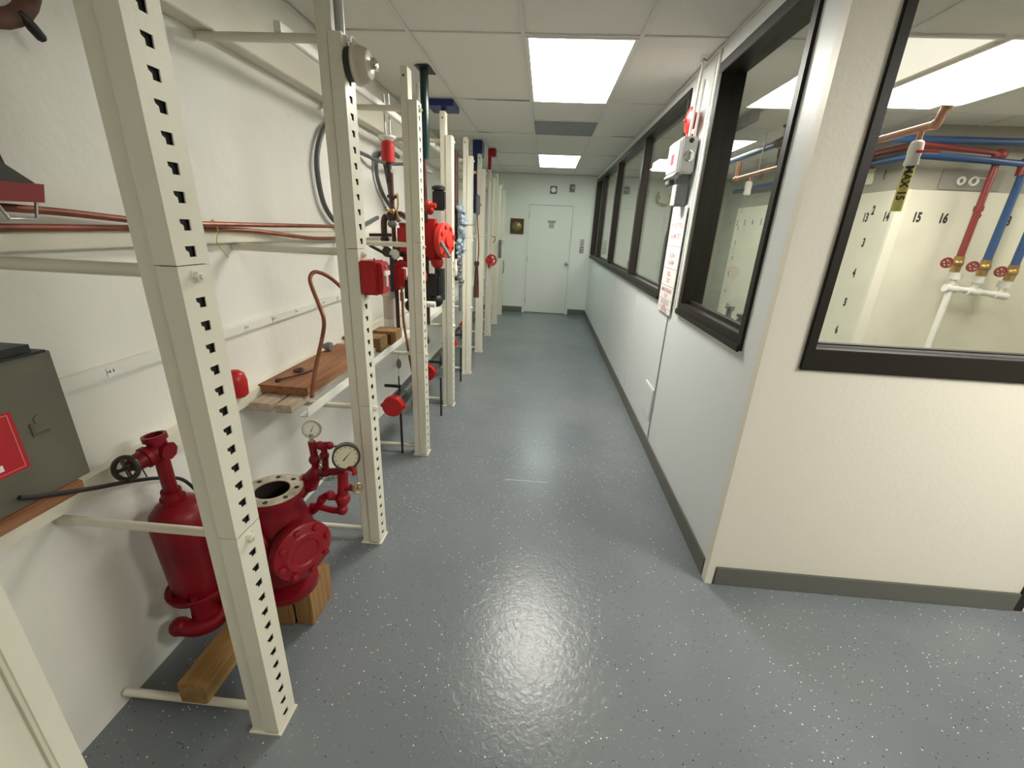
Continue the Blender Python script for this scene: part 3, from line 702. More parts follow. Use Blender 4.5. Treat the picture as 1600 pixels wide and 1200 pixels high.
# ================================================================== THINGS ON THE SECOND UPRIGHT
t = thing('water_motor_gong', 'beige round gong fixed high on the second upright', 'gong', (-.70, 1.77, 2.08))
gc = Vector((-.741, 1.771, 2.080))
MB().lathe(gc, X, [(0, .052), (.028, .052), (.030, .045)], 26).build('gong_back', mat('dark_slate_green', (.03, .038, .03), .5), t)
MB().lathe(gc+X*.026, X, [(0, .040), (.002, .064), (.009, .066), (.014, .060), (.024, .056), (.040, .052), (.052, .044), (.058, .02), (.058, 0)], 32).build('gong_bowl', M['cream'], t)
MB().lathe(gc+X*.083, X, [(0, .014), (.014, .014), (.014, .019), (.020, .019), (.024, .012)], 6).sph(gc+X*.089+Vector((0, .012, .02)), .009, 8).build('hub_nut', M['chrome'], t)
t = thing('conduit_fitting', 'small white threaded bushing beside the beige gong at the sleeve top', 'fitting', (-.73, 1.77, 2.166))
MB().torus((-.722, 1.771, 2.148), (1, -.3, 0), .014, .005, 16, 8).bbox((-.742, 1.756, 2.135), (-.734, 1.786, 2.164), .002).build('ring', M['white'], t)
tag(MB().cyl((-.765, 1.775, 2.17), (-.765, 1.775, C-.002), .017, n=14).build('conduit', M['steel']), 'grey conduit rising from the second upright to the ceiling', 'conduit')

pb = thing('pull_box', 'red manual pull box with white T handle on the second upright', 'fire alarm pull station', (-.70, 1.77, 1.27))
MB().bbox((-.741, 1.722, 1.272), (-.668, 1.822, 1.408), .006).build('box_body', M['pred'], pb)
MB().bbox((-.668, 1.727, 1.276), (-.650, 1.817, 1.404), .006).build('front_cover', M['pred'], pb)
MB().box((-.6502, 1.738, 1.300), (-.6482, 1.806, 1.376)).build('recess', mat('dull_rose', (.36, .05, .06), .5), pb)
MB().bbox((-.650, 1.742, 1.350), (-.640, 1.802, 1.368), .002).bbox((-.650, 1.764, 1.305), (-.642, 1.778, 1.351), .002).build('t_handle', mat('pinkish_white', (.85, .74, .70), .4), pb)
MB().cyl((-.651, 1.772, 1.386), (-.645, 1.772, 1.386), .007, n=12).build('lock', M['chrome'], pb)
MB().cyl((-.69, 1.76, 1.408), (-.69, 1.76, 1.418), .003, n=8).build('pin', M['ink'], pb)

# ================================================================== PIPEWORK BEHIND THE UPRIGHTS
def riser(label, x, y, body, accents, z0=.76, z1=1.98, group=None):
    "a sprinkler trim riser: pipe, valve body, small valve, pressure switch, gauge, drain elbow"
    t = thing('valve_riser', label, 'valve assembly', (x, y, z0), group)
    MB().cyl((x, y, z0), (x, y, z1), .014, n=12).build('riser_pipe', M['brown'], t)
    return t
def cans(t, x, y, z, m_=None):
    MB().lathe((x, y, z), Z, [(0, .020), (.005, .042), (.11, .042), (.118, .036), (.122, 0)], 22).build('switch_can', m_ or M['bred'], t)
    MB().cyl((x, y, z-.035), (x, y, z+.002), .018, n=12).lathe((x, y, z-.12), Z, [(0, .018), (.03, .018), (.035, .013), (.085, .013)], 8).build('switch_neck', M['black'], t)

# bay 2
x, y = -1.02, 2.98
t = riser('maroon and brown valve riser with a red canister on top, between second and third uprights', x, y, M['red'], None, .768, 1.86)
cans(t, x-.02, y+.02, 1.92)
MB().lathe((x-.02, y+.02, 2.043), Z, [(0, .030), (.02, .055), (.03, .055), (.032, 0)], 22).build('white_bell_cap', M['white'], t)
MB().cyl((x-.03, y+.02, 2.075), (x-.03, y+.02, 2.30), .005, n=8).cyl((x+.0, y+.02, 2.075), (x+.0, y+.02, 2.30), .005, n=8).build('guide_rods', M['steel'], t)
b = MB().sph((x-.01, y, 1.60), .035, 14).tube([(x-.045, y, 1.60), (x-.065, y, 1.56), (x-.065, y, 1.40)], .020, 10, smooth=3).sph((x-.065, y, 1.45), .03, 12).tube([(x, y, 1.61), (x+.05, y, 1.62), (x+.09, y, 1.60)], .014, 10, smooth=3)
b.sph((x, y, 1.72), .024, 12).cyl((x-.03, y, 1.72), (x+.04, y, 1.72), .011, n=8).sph((x-.05, y-.01, 1.37), .035, 12).build('elbow_body', M['brown'], t)
MB().tube([(x+.04, y-.02, 1.74), (x+.045, y-.02, 1.68), (x+.035, y-.02, 1.62), (x+.05, y-.02, 1.58)], .006, 8, smooth=3).sph((x+.01, y-.035, 1.63), .017, 10).sph((x-.03, y-.04, 1.64), .013, 10).build('brass_trim', M['brass'], t)
MB().bbox((x+.03, y-.04, 1.36), (x+.14, y+.05, 1.545), .018).build('valve_housing', M['pred'], t)
MB().lathe((x+.085, y, 1.545), Z, [(0, .05), (.015, .045), (.018, 0)], 18).sph((x+.085, y, 1.34), .032, 12).build('housing_cap', M['red'], t)
MB().sph((x-.005, y-.01, 1.55), .030, 14, (1, 1, .8)).build('grey_body', M['dgrey'], t)
MB().bbox((x-.055, y-.04, 1.12), (x+.065, y+.05, 1.28), .02).tube([(x-.04, y, 1.26), (x+.04, y, 1.30), (x+.14, y, 1.29)], .025, 10).build('lower_body', M['pred'], t)
MB().lathe((x+.02, y-.045, 1.36), -Y, [(0, .008), (.01, .034), (.03, .034), (.03, 0)], 20).build('gauge', M['steel'], t)
MB().lathe((x+.02, y-.0755, 1.36), -Y, [(0, .030), (.001, .030)], 20).build('gauge_face', M['face'], t)
b = MB().bbox((x+.06, y-.03, 1.04), (x+.14, y+.04, 1.21), .02).sph((x+.10, y, 1.01), .045, 12); b.build('drain_body', M['black'], t)
b = MB().sph((x+.05, y, 1.38), .040, 12).tube([(x+.03, y, 1.42), (x+.10, y, 1.42)], .03, 10)
b.sph((x+.09, y, 1.42), .045, 12); b.build('black_fittings', M['black'], t)
b = MB(); b.tube([(x+.055, y-.06, 1.15), (x+.058, y-.06, 1.05), (x+.062, y-.07, .92), (x+.085, y-.09, .78), (x+.11, y-.1, .62), (x+.13, y-.11, .52)], .009, 8, smooth=4).cyl((x+.055, y-.06, 1.05), (x+.055, y-.06, 1.11), .014, n=8)
b.build('drain_tube', M['copper'], t)
MB().lathe((x-.075, y+.05, .90), Z, [(0, .045), (.16, .045), (.17, .055), (.22, .055), (.225, .03)], 20).build('white_strainer', mat('pinkish_pvc', (.62, .55, .49), .5), t)
MB().cyl((x-.075, y+.05, .768), (x-.075, y+.05, .90), .045, n=18).build('white_pipe', M['pvc'], t)
tag(MB().tube([(x+.02, y+.1, 1.01), (x+.25, y+.1, 1.01)], .022, 12).cyl((x+.06, y+.1, 1.01), (x+.1, y+.1, 1.01), .028, n=12).build('white_pipe', M['pvc']), 'short white pipe with a coupling beyond the red pull box', 'pipe')
MB().tube([at(577, 367, 'y', 2.86), at(612, 367, 'y', 2.9)], .010, 8).tube([at(577, 383, 'y', 2.86), at(612, 402, 'y', 2.9)], .010, 8).tube([at(612, 403, 'y', 2.9), at(613, 455, 'y', 2.92)], .014, 8).build('black_tubes', M['black'], t)

# bay 3: bright red valve
x, y = -.875, 3.34
t = thing('deluge_valve', 'bright orange-red bolted valve with a lever, between third and fourth uprights', 'valve assembly', (x, y, .765))
MB().cyl((x-.02, y, .802), (x-.02, y, 2.02), .016, n=12).build('riser_pipe', M['brown'], t)
MB().bbox((x-.03, y-.06, 1.30), (x+.085, y+.08, 1.60), .03).sph((x+.01, y, 1.66), .035, 12).sph((x+.06, y, 1.29), .05, 12).build('valve_body', M['pred'], t)
cvd = Vector((.965, -.26, 0)).normalized(); cvc = Vector((x+.095, y, 1.45))
MB().lathe(cvc, cvd, [(-.03, .06), (0, .065), (.005, .125), (.045, .125), (.05, .115), (.055, .05), (.07, .045), (.075, 0)], 28).build('bolted_cover', M['ored'], t)
_, uu, ww = MB().frame(cvd)
for k in range(8):
    a = 2*PI*k/8+.25; MB().lathe(cvc+cvd*.048+uu*(.098*math.cos(a))+ww*(.098*math.sin(a)), cvd, [(0, .017), (.010, .017), (.013, .009)], 6).build('cover_bolt', M['pred'], t)
MB().cyl(at(689, 378, 'y', 3.20), at(703, 402, 'y', 3.17), .013, n=10).build('lever', M['dgrey'], t)
MB().bbox((x-.03, y+.01, 1.08), (x-.008, 3.554, 1.10), .002).bbox((x-.03, y+.01, 1.92), (x-.008, 3.554, 1.94), .002).build('mounting_bracket', M['dgrey'], t)
MB().sph((x+.01, y-.05, 1.70), .024, 12).lathe((x+.01, y-.05, 1.69), X, [(0, .017), (.06, .017)], 8).build('red_knob', M['ored'], t)
MB().bbox((x+.03, y, 1.66), (x+.12, y+.07, 1.80), .012).lathe((x+.07, y+.04, 1.80), Z, [(0, .05), (.02, .05), (.03, .03)], 16).build('black_solenoid', M['black'], t)
b = MB().cyl((x+.07, y+.04, 1.0), (x+.07, y+.04, 1.24), .04, n=14).sph((x+.05, y, 1.0), .055, 12).bbox((x-.06, y-.05, 1.02), (x+.08, y+.06, 1.20), .02).sph((x-.06, y-.06, .98), .05, 12)
b.build('black_fittings', M['black'], t)
MB().lathe((x-.03, y-.10, 1.155), Z, [(0, .030), (.02, .036), (.05, .036)], 14).build('red_collar', M['ored'], t)
MB().lathe((x-.035, y-.10, 1.205), Z, [(0, .034), (.05, .026), (.10, .012), (.105, 0)], 14).build('white_cone', M['white'], t)
cans(t, x-.10, y+.03, 1.86, M['pred'])
tag(MB().cyl((-.975, 3.52, 1.70), (-.975, 3.52, C-.01), .018, n=12).sph((-.975, 3.52, 2.21), .026, 12).build('white_pipe', M['white']), 'white vertical pipe rising to the ceiling between third and fourth uprights', 'pipe')

# ceiling penetrations and risers
t = thing('green_riser', 'glossy dark green pipe through a dark ceiling opening beside the third upright', 'pipe', (-.85, 3.22, 1.98))
MB().cyl((-.852, 3.22, 1.98), (-.852, 3.22, C-.001), .028, n=18).build('pipe', M['green'], t)
MB().box((-.90, 3.17, C-.003), (-.80, 3.34, C-.0008)).build('ceiling_opening', M['black'], t)
t = thing('blue_duct', 'dark blue box duct through the ceiling behind the fourth upright', 'duct', (-.9, 3.75, 2.4))
MB().bbox((-1.02, 3.90, 2.455), (-.80, 4.15, C-.001), .003).build('duct_box', M['navy'], t)
MB().cyl((-.90, 4.0, 1.55), (-.90, 4.0, 2.455), .02, n=12).build('drop_pipe', M['black'], t)
t = thing('blue_duct', 'tall dark blue duct behind the sixth upright', 'duct', (-.85, 5.65, 1.7))
MB().bbox((-.90, 5.56, 1.72), (-.835, 5.66, 2.34), .003).bbox((-.91, 5.55, 2.34), (-.80, 5.74, C-.001), .003).build('duct_box', M['navy'], t)
t = thing('red_bracket', 'red angle bracket at the ceiling beyond the sixth upright', 'bracket', (-.78, 6.1, 2.2))
MB().bbox((-.80, 6.10, 2.27), (-.76, 6.15, C-.02), .003).bbox((-.80, 6.08, 2.42), (-.70, 6.18, C-.001), .003).build('bracket', M['pred'], t)
tag(MB().cyl((-.86, 4.28, 1.05), (-.86, 4.28, 2.2), .028, n=14).build('dark_pipe', M['brown']), 'dark brown vertical pipe in shade behind the fourth upright', 'pipe')

# bay 4: pale blue valve manifold
t = thing('trim_manifold', 'pale blue-grey knobbly casting between fourth and fifth uprights', 'valve assembly', (-.80, 4.24, 1.0))
b = MB(); rr = random.Random(3)
b.bbox((-.83, 4.22, 1.30), (-.775, 4.30, 1.74), .01)
for k in range(26):
    b.sph((-.80+rr.uniform(-.03, .05), 4.21+rr.uniform(-.03, .02), 1.28+.46*k/26), rr.uniform(.014, .028), 8)
b.build('casting', M['blued'], t)
MB().cyl((-.76, 4.20, 1.57), (-.67, 4.19, 1.572), .004, n=8).build('pin', M['dgrey'], t)
b = MB()
for k in range(8): b.sph((-.80+rr.uniform(-.03, .02), 4.21, 1.02+.26*k/8), rr.uniform(.018, .028), 8)
b.cyl((-.80, 4.22, .76), (-.80, 4.22, 1.3), .018, n=12); b.build('lower_fittings', M['dgrey'], t)
tag(MB().lathe((-.722, 3.60, 1.16), Z, [(0, .004), (.02, .012), (.06, .016), (.09, .010), (.14, .008)], 10).build('paint_drip', M['white']), 'white paint-crusted fitting on the edge of the fourth upright', 'fitting')
# bay 5: hanging tube
t = thing('hanging_tube', 'thin maroon tube with a brown stick hanging between fifth and sixth uprights', 'tube', (-.8, 5.2, 1.2))
MB().tube([(-.80, 5.15, 2.17), (-.79, 5.15, 1.8), (-.78, 5.15, 1.6), (-.765, 5.15, 1.4), (-.765, 5.15, 1.25), (-.785, 5.15, 1.1)], .006, 8, smooth=4).build('tube', M['red'], t)
MB().lathe((-.785, 5.15, .76), Z, [(0, .034), (.2, .028), (.36, .018), (.38, .03), (.42, .03)], 10).build('stick', M['brown'], t)
MB().bbox((-.80, 5.13, 1.68), (-.76, 5.19, 1.90), .012).box((-.79, 5.19, 1.80), (-.775, 5.4045, 1.815)).build('grey_clamp', M['dgrey'], t)
# bay 6-8
t = thing('red_wheel_valve', 'red wheel valve with a hanging wire beyond the sixth upright', 'valve', (-.75, 6.6, .9))
wheel((-.735, 6.22, 1.13), (.5, -.85, .1), .068, M['bred'], t, 4, .013)
MB().sph((-.775, 6.25, 1.12), .055, 12).lathe((-.775, 6.25, 1.01), Z, [(0, .008), (.09, .03)], 12).cyl((-.775, 6.25, 1.15), (-.735, 6.22, 1.17), .012, n=8).build('valve_body', M['bred'], t)
MB().tube([(-.775, 6.25, 1.04), (-.76, 6.25, .95), (-.73, 6.25, .86)], .004, 6).build('wire', M['steel'], t)
MB().cyl((-.80, 6.30, .757), (-.80, 6.30, 2.15), .016, n=10).build('riser_pipe', M['pvc'], t)
t = thing('red_hook', 'small red hook bracket above the red wheel valve', 'hook', (-.77, 6.2, 1.4))
MB().tube([(-.745, 6.315, 1.44), (-.70, 6.30, 1.44), (-.70, 6.30, 1.40), (-.735, 6.315, 1.36)], .006, 8).build('hook', M['pred'], t)
t = thing('grey_pull_box', 'grey lever box on the seventh upright', 'box', (-.74, 7.2, 1.2))
MB().bbox((-.741, 7.19, 1.10), (-.70, 7.27, 1.38), .005).build('box_body', M['dgrey'], t)
MB().torus((-.675, 7.22, 1.345), Y, .022, .005, 14, 6).build('ring', M['steel'], t)
tag(MB().tube([(-.742+.008, 8.07, 1.0), (-.725, 8.05, .9), (-.735, 8.06, .78)], .007, 8, smooth=4).build('black_cable', M['black']), 'short black cable on the farthest uprights', 'cable')

# grooved pipe spools on black stands
def spool(label, x, y, z, ln, cap=True, hy=.10, sx=.03):
    t = thing('pipe_spool', label, 'pipe spool', (x, y, 0), 'grooved pipe spools under the shelf')
    MB().lathe((x, y+.04, z), Y, [(0, .055), (.02, .055), (.022, .051), (.03, .051), (.032, .055), (ln, .055)], 24).build('pipe', M['iron'], t)
    MB().lathe((x, y, z), Y, [(0, 0), (.0, .066), (.03, .070), (.032, .064), (.07, .062), (.072, .056)], 28).bbox((x+.060, y+.012, z-.01), (x+.082, y+.045, z+.012), .003).bbox((x-.082, y+.012, z-.01), (x-.060, y+.045, z+.012), .003).build('red_cap', M['bred'], t)
    yy = y+hy
    MB().cyl((x+sx, yy, .001), (x+sx, yy, z-.05), .0085, n=10).cyl((x+sx, yy, z+.05), (x+sx, yy, z+.16), .005, n=8).build('stand_rod', M['black'], t)
    MB().cyl((x+sx-.10, yy, z+.088), (x+sx+.012, yy, z+.088), .011, n=10).build('tee_bar', M['black'], t)
    MB().tube([(x+.03, yy+.02, z+.06), (x+.045, yy+.05, z+.03), (x+.058, yy+.12, z-.03)], .003, 6).tube([(x-.01, yy-.01, z+.055), (x, yy, z+.15), (x+.005, yy, .74)], .002, 6).build('wire', M['steel'], t)
    MB().sph((x+.005, yy, .675), .018, 10, (1, .6, 2.0)).build('wire_clip', M['dgrey'], t)
    return t
spool('grooved dark pipe with a round red cap, nearest of its row', -.925, 2.50, .425, .62, hy=.16, sx=.0)
spool('grooved dark pipe with a red cap, second along, between third and fourth uprights', -.905, 3.28, .40, .62, hy=.06, sx=.105)
spool('grooved dark pipe with a red cap, third along, behind the fourth upright', -.905, 4.18, .42, .60, hy=.06, sx=.105)
spool('grooved dark pipe with a red cap, farthest of its row', -.905, 5.1, .42, .55, hy=.06, sx=.06)

# ================================================================== FAR WALL THINGS
def t_box(name, label, cat, a, b, m_): return tag(MB().bbox(a, b, .004).build(name, m_), label, cat)
t = thing('gong_plaque', 'dark wooden plaque with a brass gong on the far wall left of the door', 'plaque', (-.53, YF, 1.47))
MB().bbox((-.665, YF-.026, 1.475), (-.415, YF-.001, 1.745), .004).build('board', M['walnut'], t)
MB().lathe((-.545, YF-.026, 1.60), -Y, [(0, .085), (.012, .088), (.02, .075), (.03, .05), (.034, .02), (.035, 0)], 26).build('brass_gong', mat('tarnished_brass', (.22, .19, .07), .35, metal=.5), t)
t = thing('exit_sounder', 'small square speaker strobe with a bright round lens above the far door', 'strobe', (.095, YF, 2.19))
MB().bbox((.035, YF-.03, 2.19), (.155, YF-.001, 2.32), .006).build('housing', mat('dark_bezel', (.10, .10, .10), .5), t)
MB().lathe((.095, YF-.030, 2.255), -Y, [(0, .042), (.008, .044), (.02, .025), (.022, 0)], 22).build('round_lens', mat('lens_white', (.9, .9, .9), .3), t)
t = thing('wall_switch_box', 'small grey control box high on the far wall, right of the round strobe', 'box', (.43, YF, 2.23))
MB().bbox((.385, YF-.04, 2.235), (.475, YF-.001, 2.36), .005).build('housing', M['dgrey'], t)
MB().cyl((.445, YF-.045, 2.30), (.445, YF-.04, 2.30), .018, n=14).build('lens', M['grey'], t)
t = thing('light_switch', 'pale switch plate on the far wall right of the door', 'switch', (.70, YF, 1.19))
MB().bbox((.665, YF-.008, 1.30), (.735, YF-.001, 1.43), .002).build('upper_plate', mat('tan_plate', (.42, .38, .33), .5), t)
MB().bbox((.665, YF-.012, 1.18), (.735, YF-.001, 1.295), .003).build('lower_plate', M['dgrey'], t)
MB().box((.678, YF-.0135, 1.245), (.722, YF-.012, 1.275)).box((.685, YF-.0135, 1.195), (.715, YF-.012, 1.225)).build('button', M['grey'], t)

# ================================================================== RIGHT PARTITION THINGS
t = thing('sign_strip', 'tall white sign strip with faded red lettering between the two corridor windows', 'sign', (XR, 3.03, 1.05))
SY0, SY1 = 2.91, 3.235
MB().box((XR-.0145, SY0, 1.05), (XR-.0125, SY1, 1.74)).build('sheet', M['paper'], t)
rows = [(1.62, 'DO NOT PULL', .044), (1.555, 'ALARM TEST', .042), (1.43, 'FLOW', .042), (1.385, 'ALARM', .040), (1.31, 'BELL', .042), (1.265, 'TEST', .040),
        (1.200, 'MAIN DRAIN', .042), (1.160, 'TEST', .038), (1.118, 'ELECTRICAL', .036), (1.094, 'PANEL', .026), (1.066, 'SUPERVISED', .030)]
L_ = MB()
for z, s_, h in rows:
    q = text_mb(s_, h, (XR-.0145, (SY0+SY1)/2, z), -Y, Z, .0006, .0003); L_._add([Vector(v) for v in q.v], q.f)
L_.build('lettering', M['redink'], t)
b = MB()
for z in (1.49, 1.345, 1.23, 1.137, 1.082): b.box((XR-.0152, SY0+.01, z), (XR-.0147, SY1-.01, z+.003))
b.box((XR-.0152, SY0+.003, 1.055), (XR-.0147, SY0+.006, 1.70)); b.build('ruled_line', mat('grey_ink', (.25, .26, .25), .6), t)

t = thing('pull_station_box', 'light grey alarm box with a round window, hung between the corridor windows', 'alarm box', (.82, 3.02, 1.9))
y0, y1 = 2.925, 3.20
MB().bbox((.775, y0, 1.915), (XR-.0127, y1, 2.115), .008).build('box_body', M['grey'], t)
MB().bbox((.765, y0+.02, 1.93), (.775, y1-.02, 2.10), .003).build('side_cover', mat('pale_grey_plastic', (.62, .62, .60), .4), t)
MB().box((.7635, 3.03, 1.975), (.7648, 3.09, 2.035)).build('red_label', mat('red_label', (.38, .05, .09), .5), t)
MB().lathe((.822, y0, 2.01), -Y, [(0, .030), (.006, .030), (.008, .024), (.003, .022), (.003, 0)], 20).build('round_window', M['chrome'], t)
MB().lathe((.825, y0, 2.092), -Y, [(0, .014), (.005, .014), (.006, 0)], 12).build('latch', M['ink'], t)
MB().prism([(.775, y1-.02, 1.925), (.775, y0+.02, 1.925), (.758, y0+.03, 1.905), (.758, y1-.02, 1.905)], Z*.006).build('drip_lip', M['grey'], t)
t = thing('relay_box', 'dark grey conduit box hanging under the light grey alarm box', 'electrical box', (.84, 3.05, 1.72))
MB().bbox((.80, 2.97, 1.735), (XR-.0127, 3.07, 1.865), .005).bbox((.815, 2.975, 1.865), (.86, 3.06, 1.914), .004).build('box_body', M['dgrey'], t)
MB().bbox((.792, 2.975, 1.738), (.80, 3.065, 1.86), .002).build('cover', M['grey'], t)
MB().cyl((.80, 3.13, 1.885), (.80, 3.23, 1.885), .018, n=12).build('side_nipple', M['dgrey'], t)
t = thing('alarm_bell', 'red round alarm bell above the light grey alarm box', 'alarm bell', (.83, 3.03, 2.13))
MB().lathe((XR-.0127, 3.03, 2.215), -X, [(0, .045), (.03, .045), (.03, .070), (.04, .074), (.052, .068), (.060, .045), (.064, .012), (.068, .012), (.070, 0)], 30).build('bell_dome', M['bred'], t)
MB().lathe((.797, 3.03, 2.215), -X, [(0, .010), (.006, .008), (.008, 0)], 12).build('hub', M['ored'], t)
MB().bbox((.815, 2.99, 2.117), (XR-.0127, 3.07, 2.14), .004).build('mount', M['bred'], t)
t = thing('conduit', 'white double conduit from the grey alarm box up to the ceiling', 'conduit', (.83, 2.95, 2.1))
MB().cyl((.815, 2.95, 2.116), (.825, 2.945, C-.002), .009, n=12).cyl((.842, 2.945, 2.116), (.848, 2.94, 2.40), .008, n=12).build('tubes', M['white'], t)
MB().cyl((.825, 2.945, C-.022), (.825, 2.945, C-.012), .018, n=12).build('escutcheon', M['steel'], t)
tag(MB().bbox((XR-.009, 3.02, .245), (XR-.0075, 3.25, .47), .0005).bbox((XR-.0075, 3.01, .235), (XR-.0005, 3.26, .48), .001).build('access_panel', M['panel']), 'small white access panel low on the corridor partition', 'panel')
t = thing('brass_fitting', 'small brass fitting standing on the far inner sill of the long window', 'fitting', (1.03, 5.45, 1.11))
MB().lathe((1.03, 5.45, S0+.0005), Z, [(0, .04), (.03, .04), (.04, .016), (.10, .016), (.11, .028), (.15, .02)], 12).cyl((1.03, 5.36, S0+.06), (1.03, 5.54, S0+.07), .016, n=10).build('fitting_body', M['brass'], t)

# ================================================================== INNER ROOM
AX, BY = 3.04, 4.25
struct('wall_inner', MB().box((AX, BY, 0), (ROOM_R, YF, C+.008)), M['wallgrey'])
struct('trim_8', MB().box((AX-.012, BY-.012, 0), (AX-.0003, 7.55, 2.02)).box((AX-.0003, BY-.012, 0), (ROOM_R, BY-.0003, 2.02)), M['pale'])
struct('trim_9', MB().box((AX-.020, BY-.020, 0), (AX-.0125, BY+.012, 2.022)).box((AX-.0125, BY-.020, 0), (AX+.06, BY-.0125, 2.022)), mat('corner_strip', (.80, .78, .66), .4))
struct('trim_10', MB().box((AX-.010, 4.66, 2.10), (AX-.0003, 6.2, 2.31)), M['wall2'])
def digits(s_, origin, ex, h=.10, label=''):
    q = text_mb(s_, h*1.25, origin, ex, Z, .0008, .005, sx=.68)
    return q
b = MB()
for n in range(1, 15):
    yy = 4.325+(14-n)*.262; q = digits(str(n), (AX-.0125, yy, 1.80), -Y, .085); b._add(q.v, q.f)
for i, z in enumerate((2.13, 1.86, 1.575, 1.295, 1.01, .73)):
    q = digits(str(i+1), (AX-.0125, 4.51, z) if i else (AX-.0105, 4.51, 2.16), -Y, .085); b._add(q.v, q.f)
for i, z in enumerate((1.98, 1.72, 1.5, 1.27, 1.02, .75)):
    q = digits(str(i+1), (AX-.0125, 7.40, z), -Y, .07); b._add(q.v, q.f)
for n, xx in ((15, 3.22), (16, 3.44), (17, 3.70), (18, 3.955), (19, 4.22)):
    q = digits(str(n), (xx, BY-.0125, 1.80), X, .085); b._add(q.v, q.f)
struct('trim_11', b, M['ink'])
# grey panel with two paper rings
t = thing('hook_panel', 'grey clear-fronted panel with two white rings above the row of numbers', 'panel', (3.6, BY, 2.03))
MB().box((3.31, BY-.010, 2.03), (3.80, BY-.0005, 2.19)).build('sheet', mat('grey_sheet', (.27, .26, .225), .5), t)
for cx, r_ in ((3.47, .035), (3.57, .04)):
    MB().torus((cx, BY-.018, 2.10), Y, r_*.75, .010, 18, 8).build('white_ring', M['paper'], t)
MB().tube([(3.60, BY-.014, 2.13), (3.66, BY-.014, 2.125), (3.72, BY-.014, 2.12)], .004, 6).build('string', M['paper'], t)

YP = 4.12
# pipes
t = thing('blue_pipe', 'upper blue pipe running under the ceiling behind the nearest window', 'pipe', (3, YP, 2.37))
MB().tube([(2.02, 5.6, 2.375), (2.02, YP, 2.375), (5.1, YP, 2.375)], .028, 14).build('pipe', M['blue'], t)
MB().sph((2.02, YP, 2.375), .042, 14).cyl((2.02, 4.33, 2.375), (2.02, 4.48, 2.375), .038, n=14).sph((2.02, 4.40, 2.375), .045, 12).build('red_coupling', M['rust'], t)
MB().cyl((2.02, 4.38, 2.41), (2.02, 4.38, C-.001), .012, n=8).cyl((2.02, 4.38, C-.02), (2.02, 4.38, C-.004), .03, n=12).build('hanger', M['black'], t)
t = thing('blue_pipe', 'lower blue pipe turning down to the middle valve behind the nearest window', 'pipe', (3.4, YP, 2.2))
MB().tube([(2.93, 7.6, 2.255), (2.93, YP-.06, 2.255), (3.765, YP-.06, 2.215), (3.765, YP-.06, 1.48)], .030, 14).build('pipe', M['blue'], t)
MB().sph((3.765, YP-.06, 2.215), .05, 14).cyl((3.765, YP-.06, 2.13), (3.765, YP-.06, 2.19), .042, n=14).cyl((2.93, 4.55, 2.255), (2.93, 4.68, 2.255), .042, n=14).sph((2.93, 4.62, 2.255), .047, 12).build('red_elbow', M['pipered'], t)
MB().sph((3.765, YP-.06, 1.42), .045, 12).cyl((3.765, YP-.06, 1.35), (3.765, YP-.06, 1.48), .036, n=12).build('brass_valve', M['brass'], t)
MB().cyl((3.765, YP-.10, 1.42), (3.625, YP-.12, 1.425), .010, n=8).build('stem', M['brass'], t)
wheel((3.61, YP-.13, 1.425), (-.35, -.93, 0), .035, M['pipered'], t, 5, .010)
MB().cyl((2.93, 4.62, 2.30), (2.93, 4.62, C-.001), .006, n=8).build('hanger', M['steel'], t)
t = thing('red_pipe', 'red pipe turning down to the leftmost valve behind the nearest window', 'pipe', (3.4, YP, 2.2))
MB().tube([(2.93, 5.3, 2.335), (2.93, YP-.02, 2.335), (3.575, YP-.02, 2.29), (3.575, YP-.02, 1.49)], .026, 14).build('pipe', M['pipered'], t)
MB().sph((3.575, YP-.02, 2.275), .048, 14).sph((2.93, YP-.02, 2.335), .045, 14).cyl((3.575, YP-.02, 1.86), (3.575, YP-.02, 1.90), .033, n=12).build('elbow', M['pipered'], t)
MB().sph((3.575, YP-.02, 1.44), .042, 12).cyl((3.575, YP-.02, 1.37), (3.575, YP-.02, 1.50), .034, n=12).build('brass_valve', M['brass'], t)
MB().cyl((3.575, YP-.06, 1.44), (3.435, YP-.09, 1.445), .010, n=8).build('stem', M['brass'], t)
wheel((3.42, YP-.10, 1.445), (-.35, -.93, 0), .035, M['pipered'], t, 5, .010)
t = thing('blue_pipe', 'blue pipe at the right picture edge coming down to the rightmost valve', 'pipe', (4.12, YP, 1.4))
MB().tube([(4.00, YP-.06, C-.01), (4.00, YP-.06, 1.45)], .030, 14).build('pipe', M['blue'], t)
MB().sph((4.00, YP-.06, 1.39), .045, 12).cyl((4.00, YP-.06, 1.32), (4.00, YP-.06, 1.45), .036, n=12).build('brass_valve', M['brass'], t)
MB().cyl((4.00, YP-.10, 1.39), (3.86, YP-.12, 1.395), .010, n=8).build('stem', M['brass'], t)
wheel((3.845, YP-.13, 1.395), (-.35, -.93, 0), .035, M['pipered'], t, 5, .010)
t = thing('pvc_manifold', 'white plastic pipe manifold joining three valves behind the nearest window', 'pipe manifold', (3.9, YP, 0))
zp = 1.19
MB().tube([(3.575, YP-.045, zp+.045), (4.05, YP-.045, zp)], .024, 14).tube([(3.575, YP-.045, zp+.05), (3.575, YP-.045, .005)], .024, 14).build('pipe', M['pvc'], t)
for px_, zz in ((3.575, 1.365), (3.765, 1.345), (4.00, 1.315)):
    MB().cyl((px_, YP-.045, zz), (px_, YP-.045, zz-.055), .046, n=14).cyl((px_, YP-.045, zz-.05), (px_, YP-.045, zp+.03), .026, n=12).cyl((px_-.05, YP-.045, zp+.045-.09*(px_-3.575)), (px_+.05, YP-.045, zp+.037-.09*(px_-3.575)), .034, n=14).build('tee', M['pvc'], t)
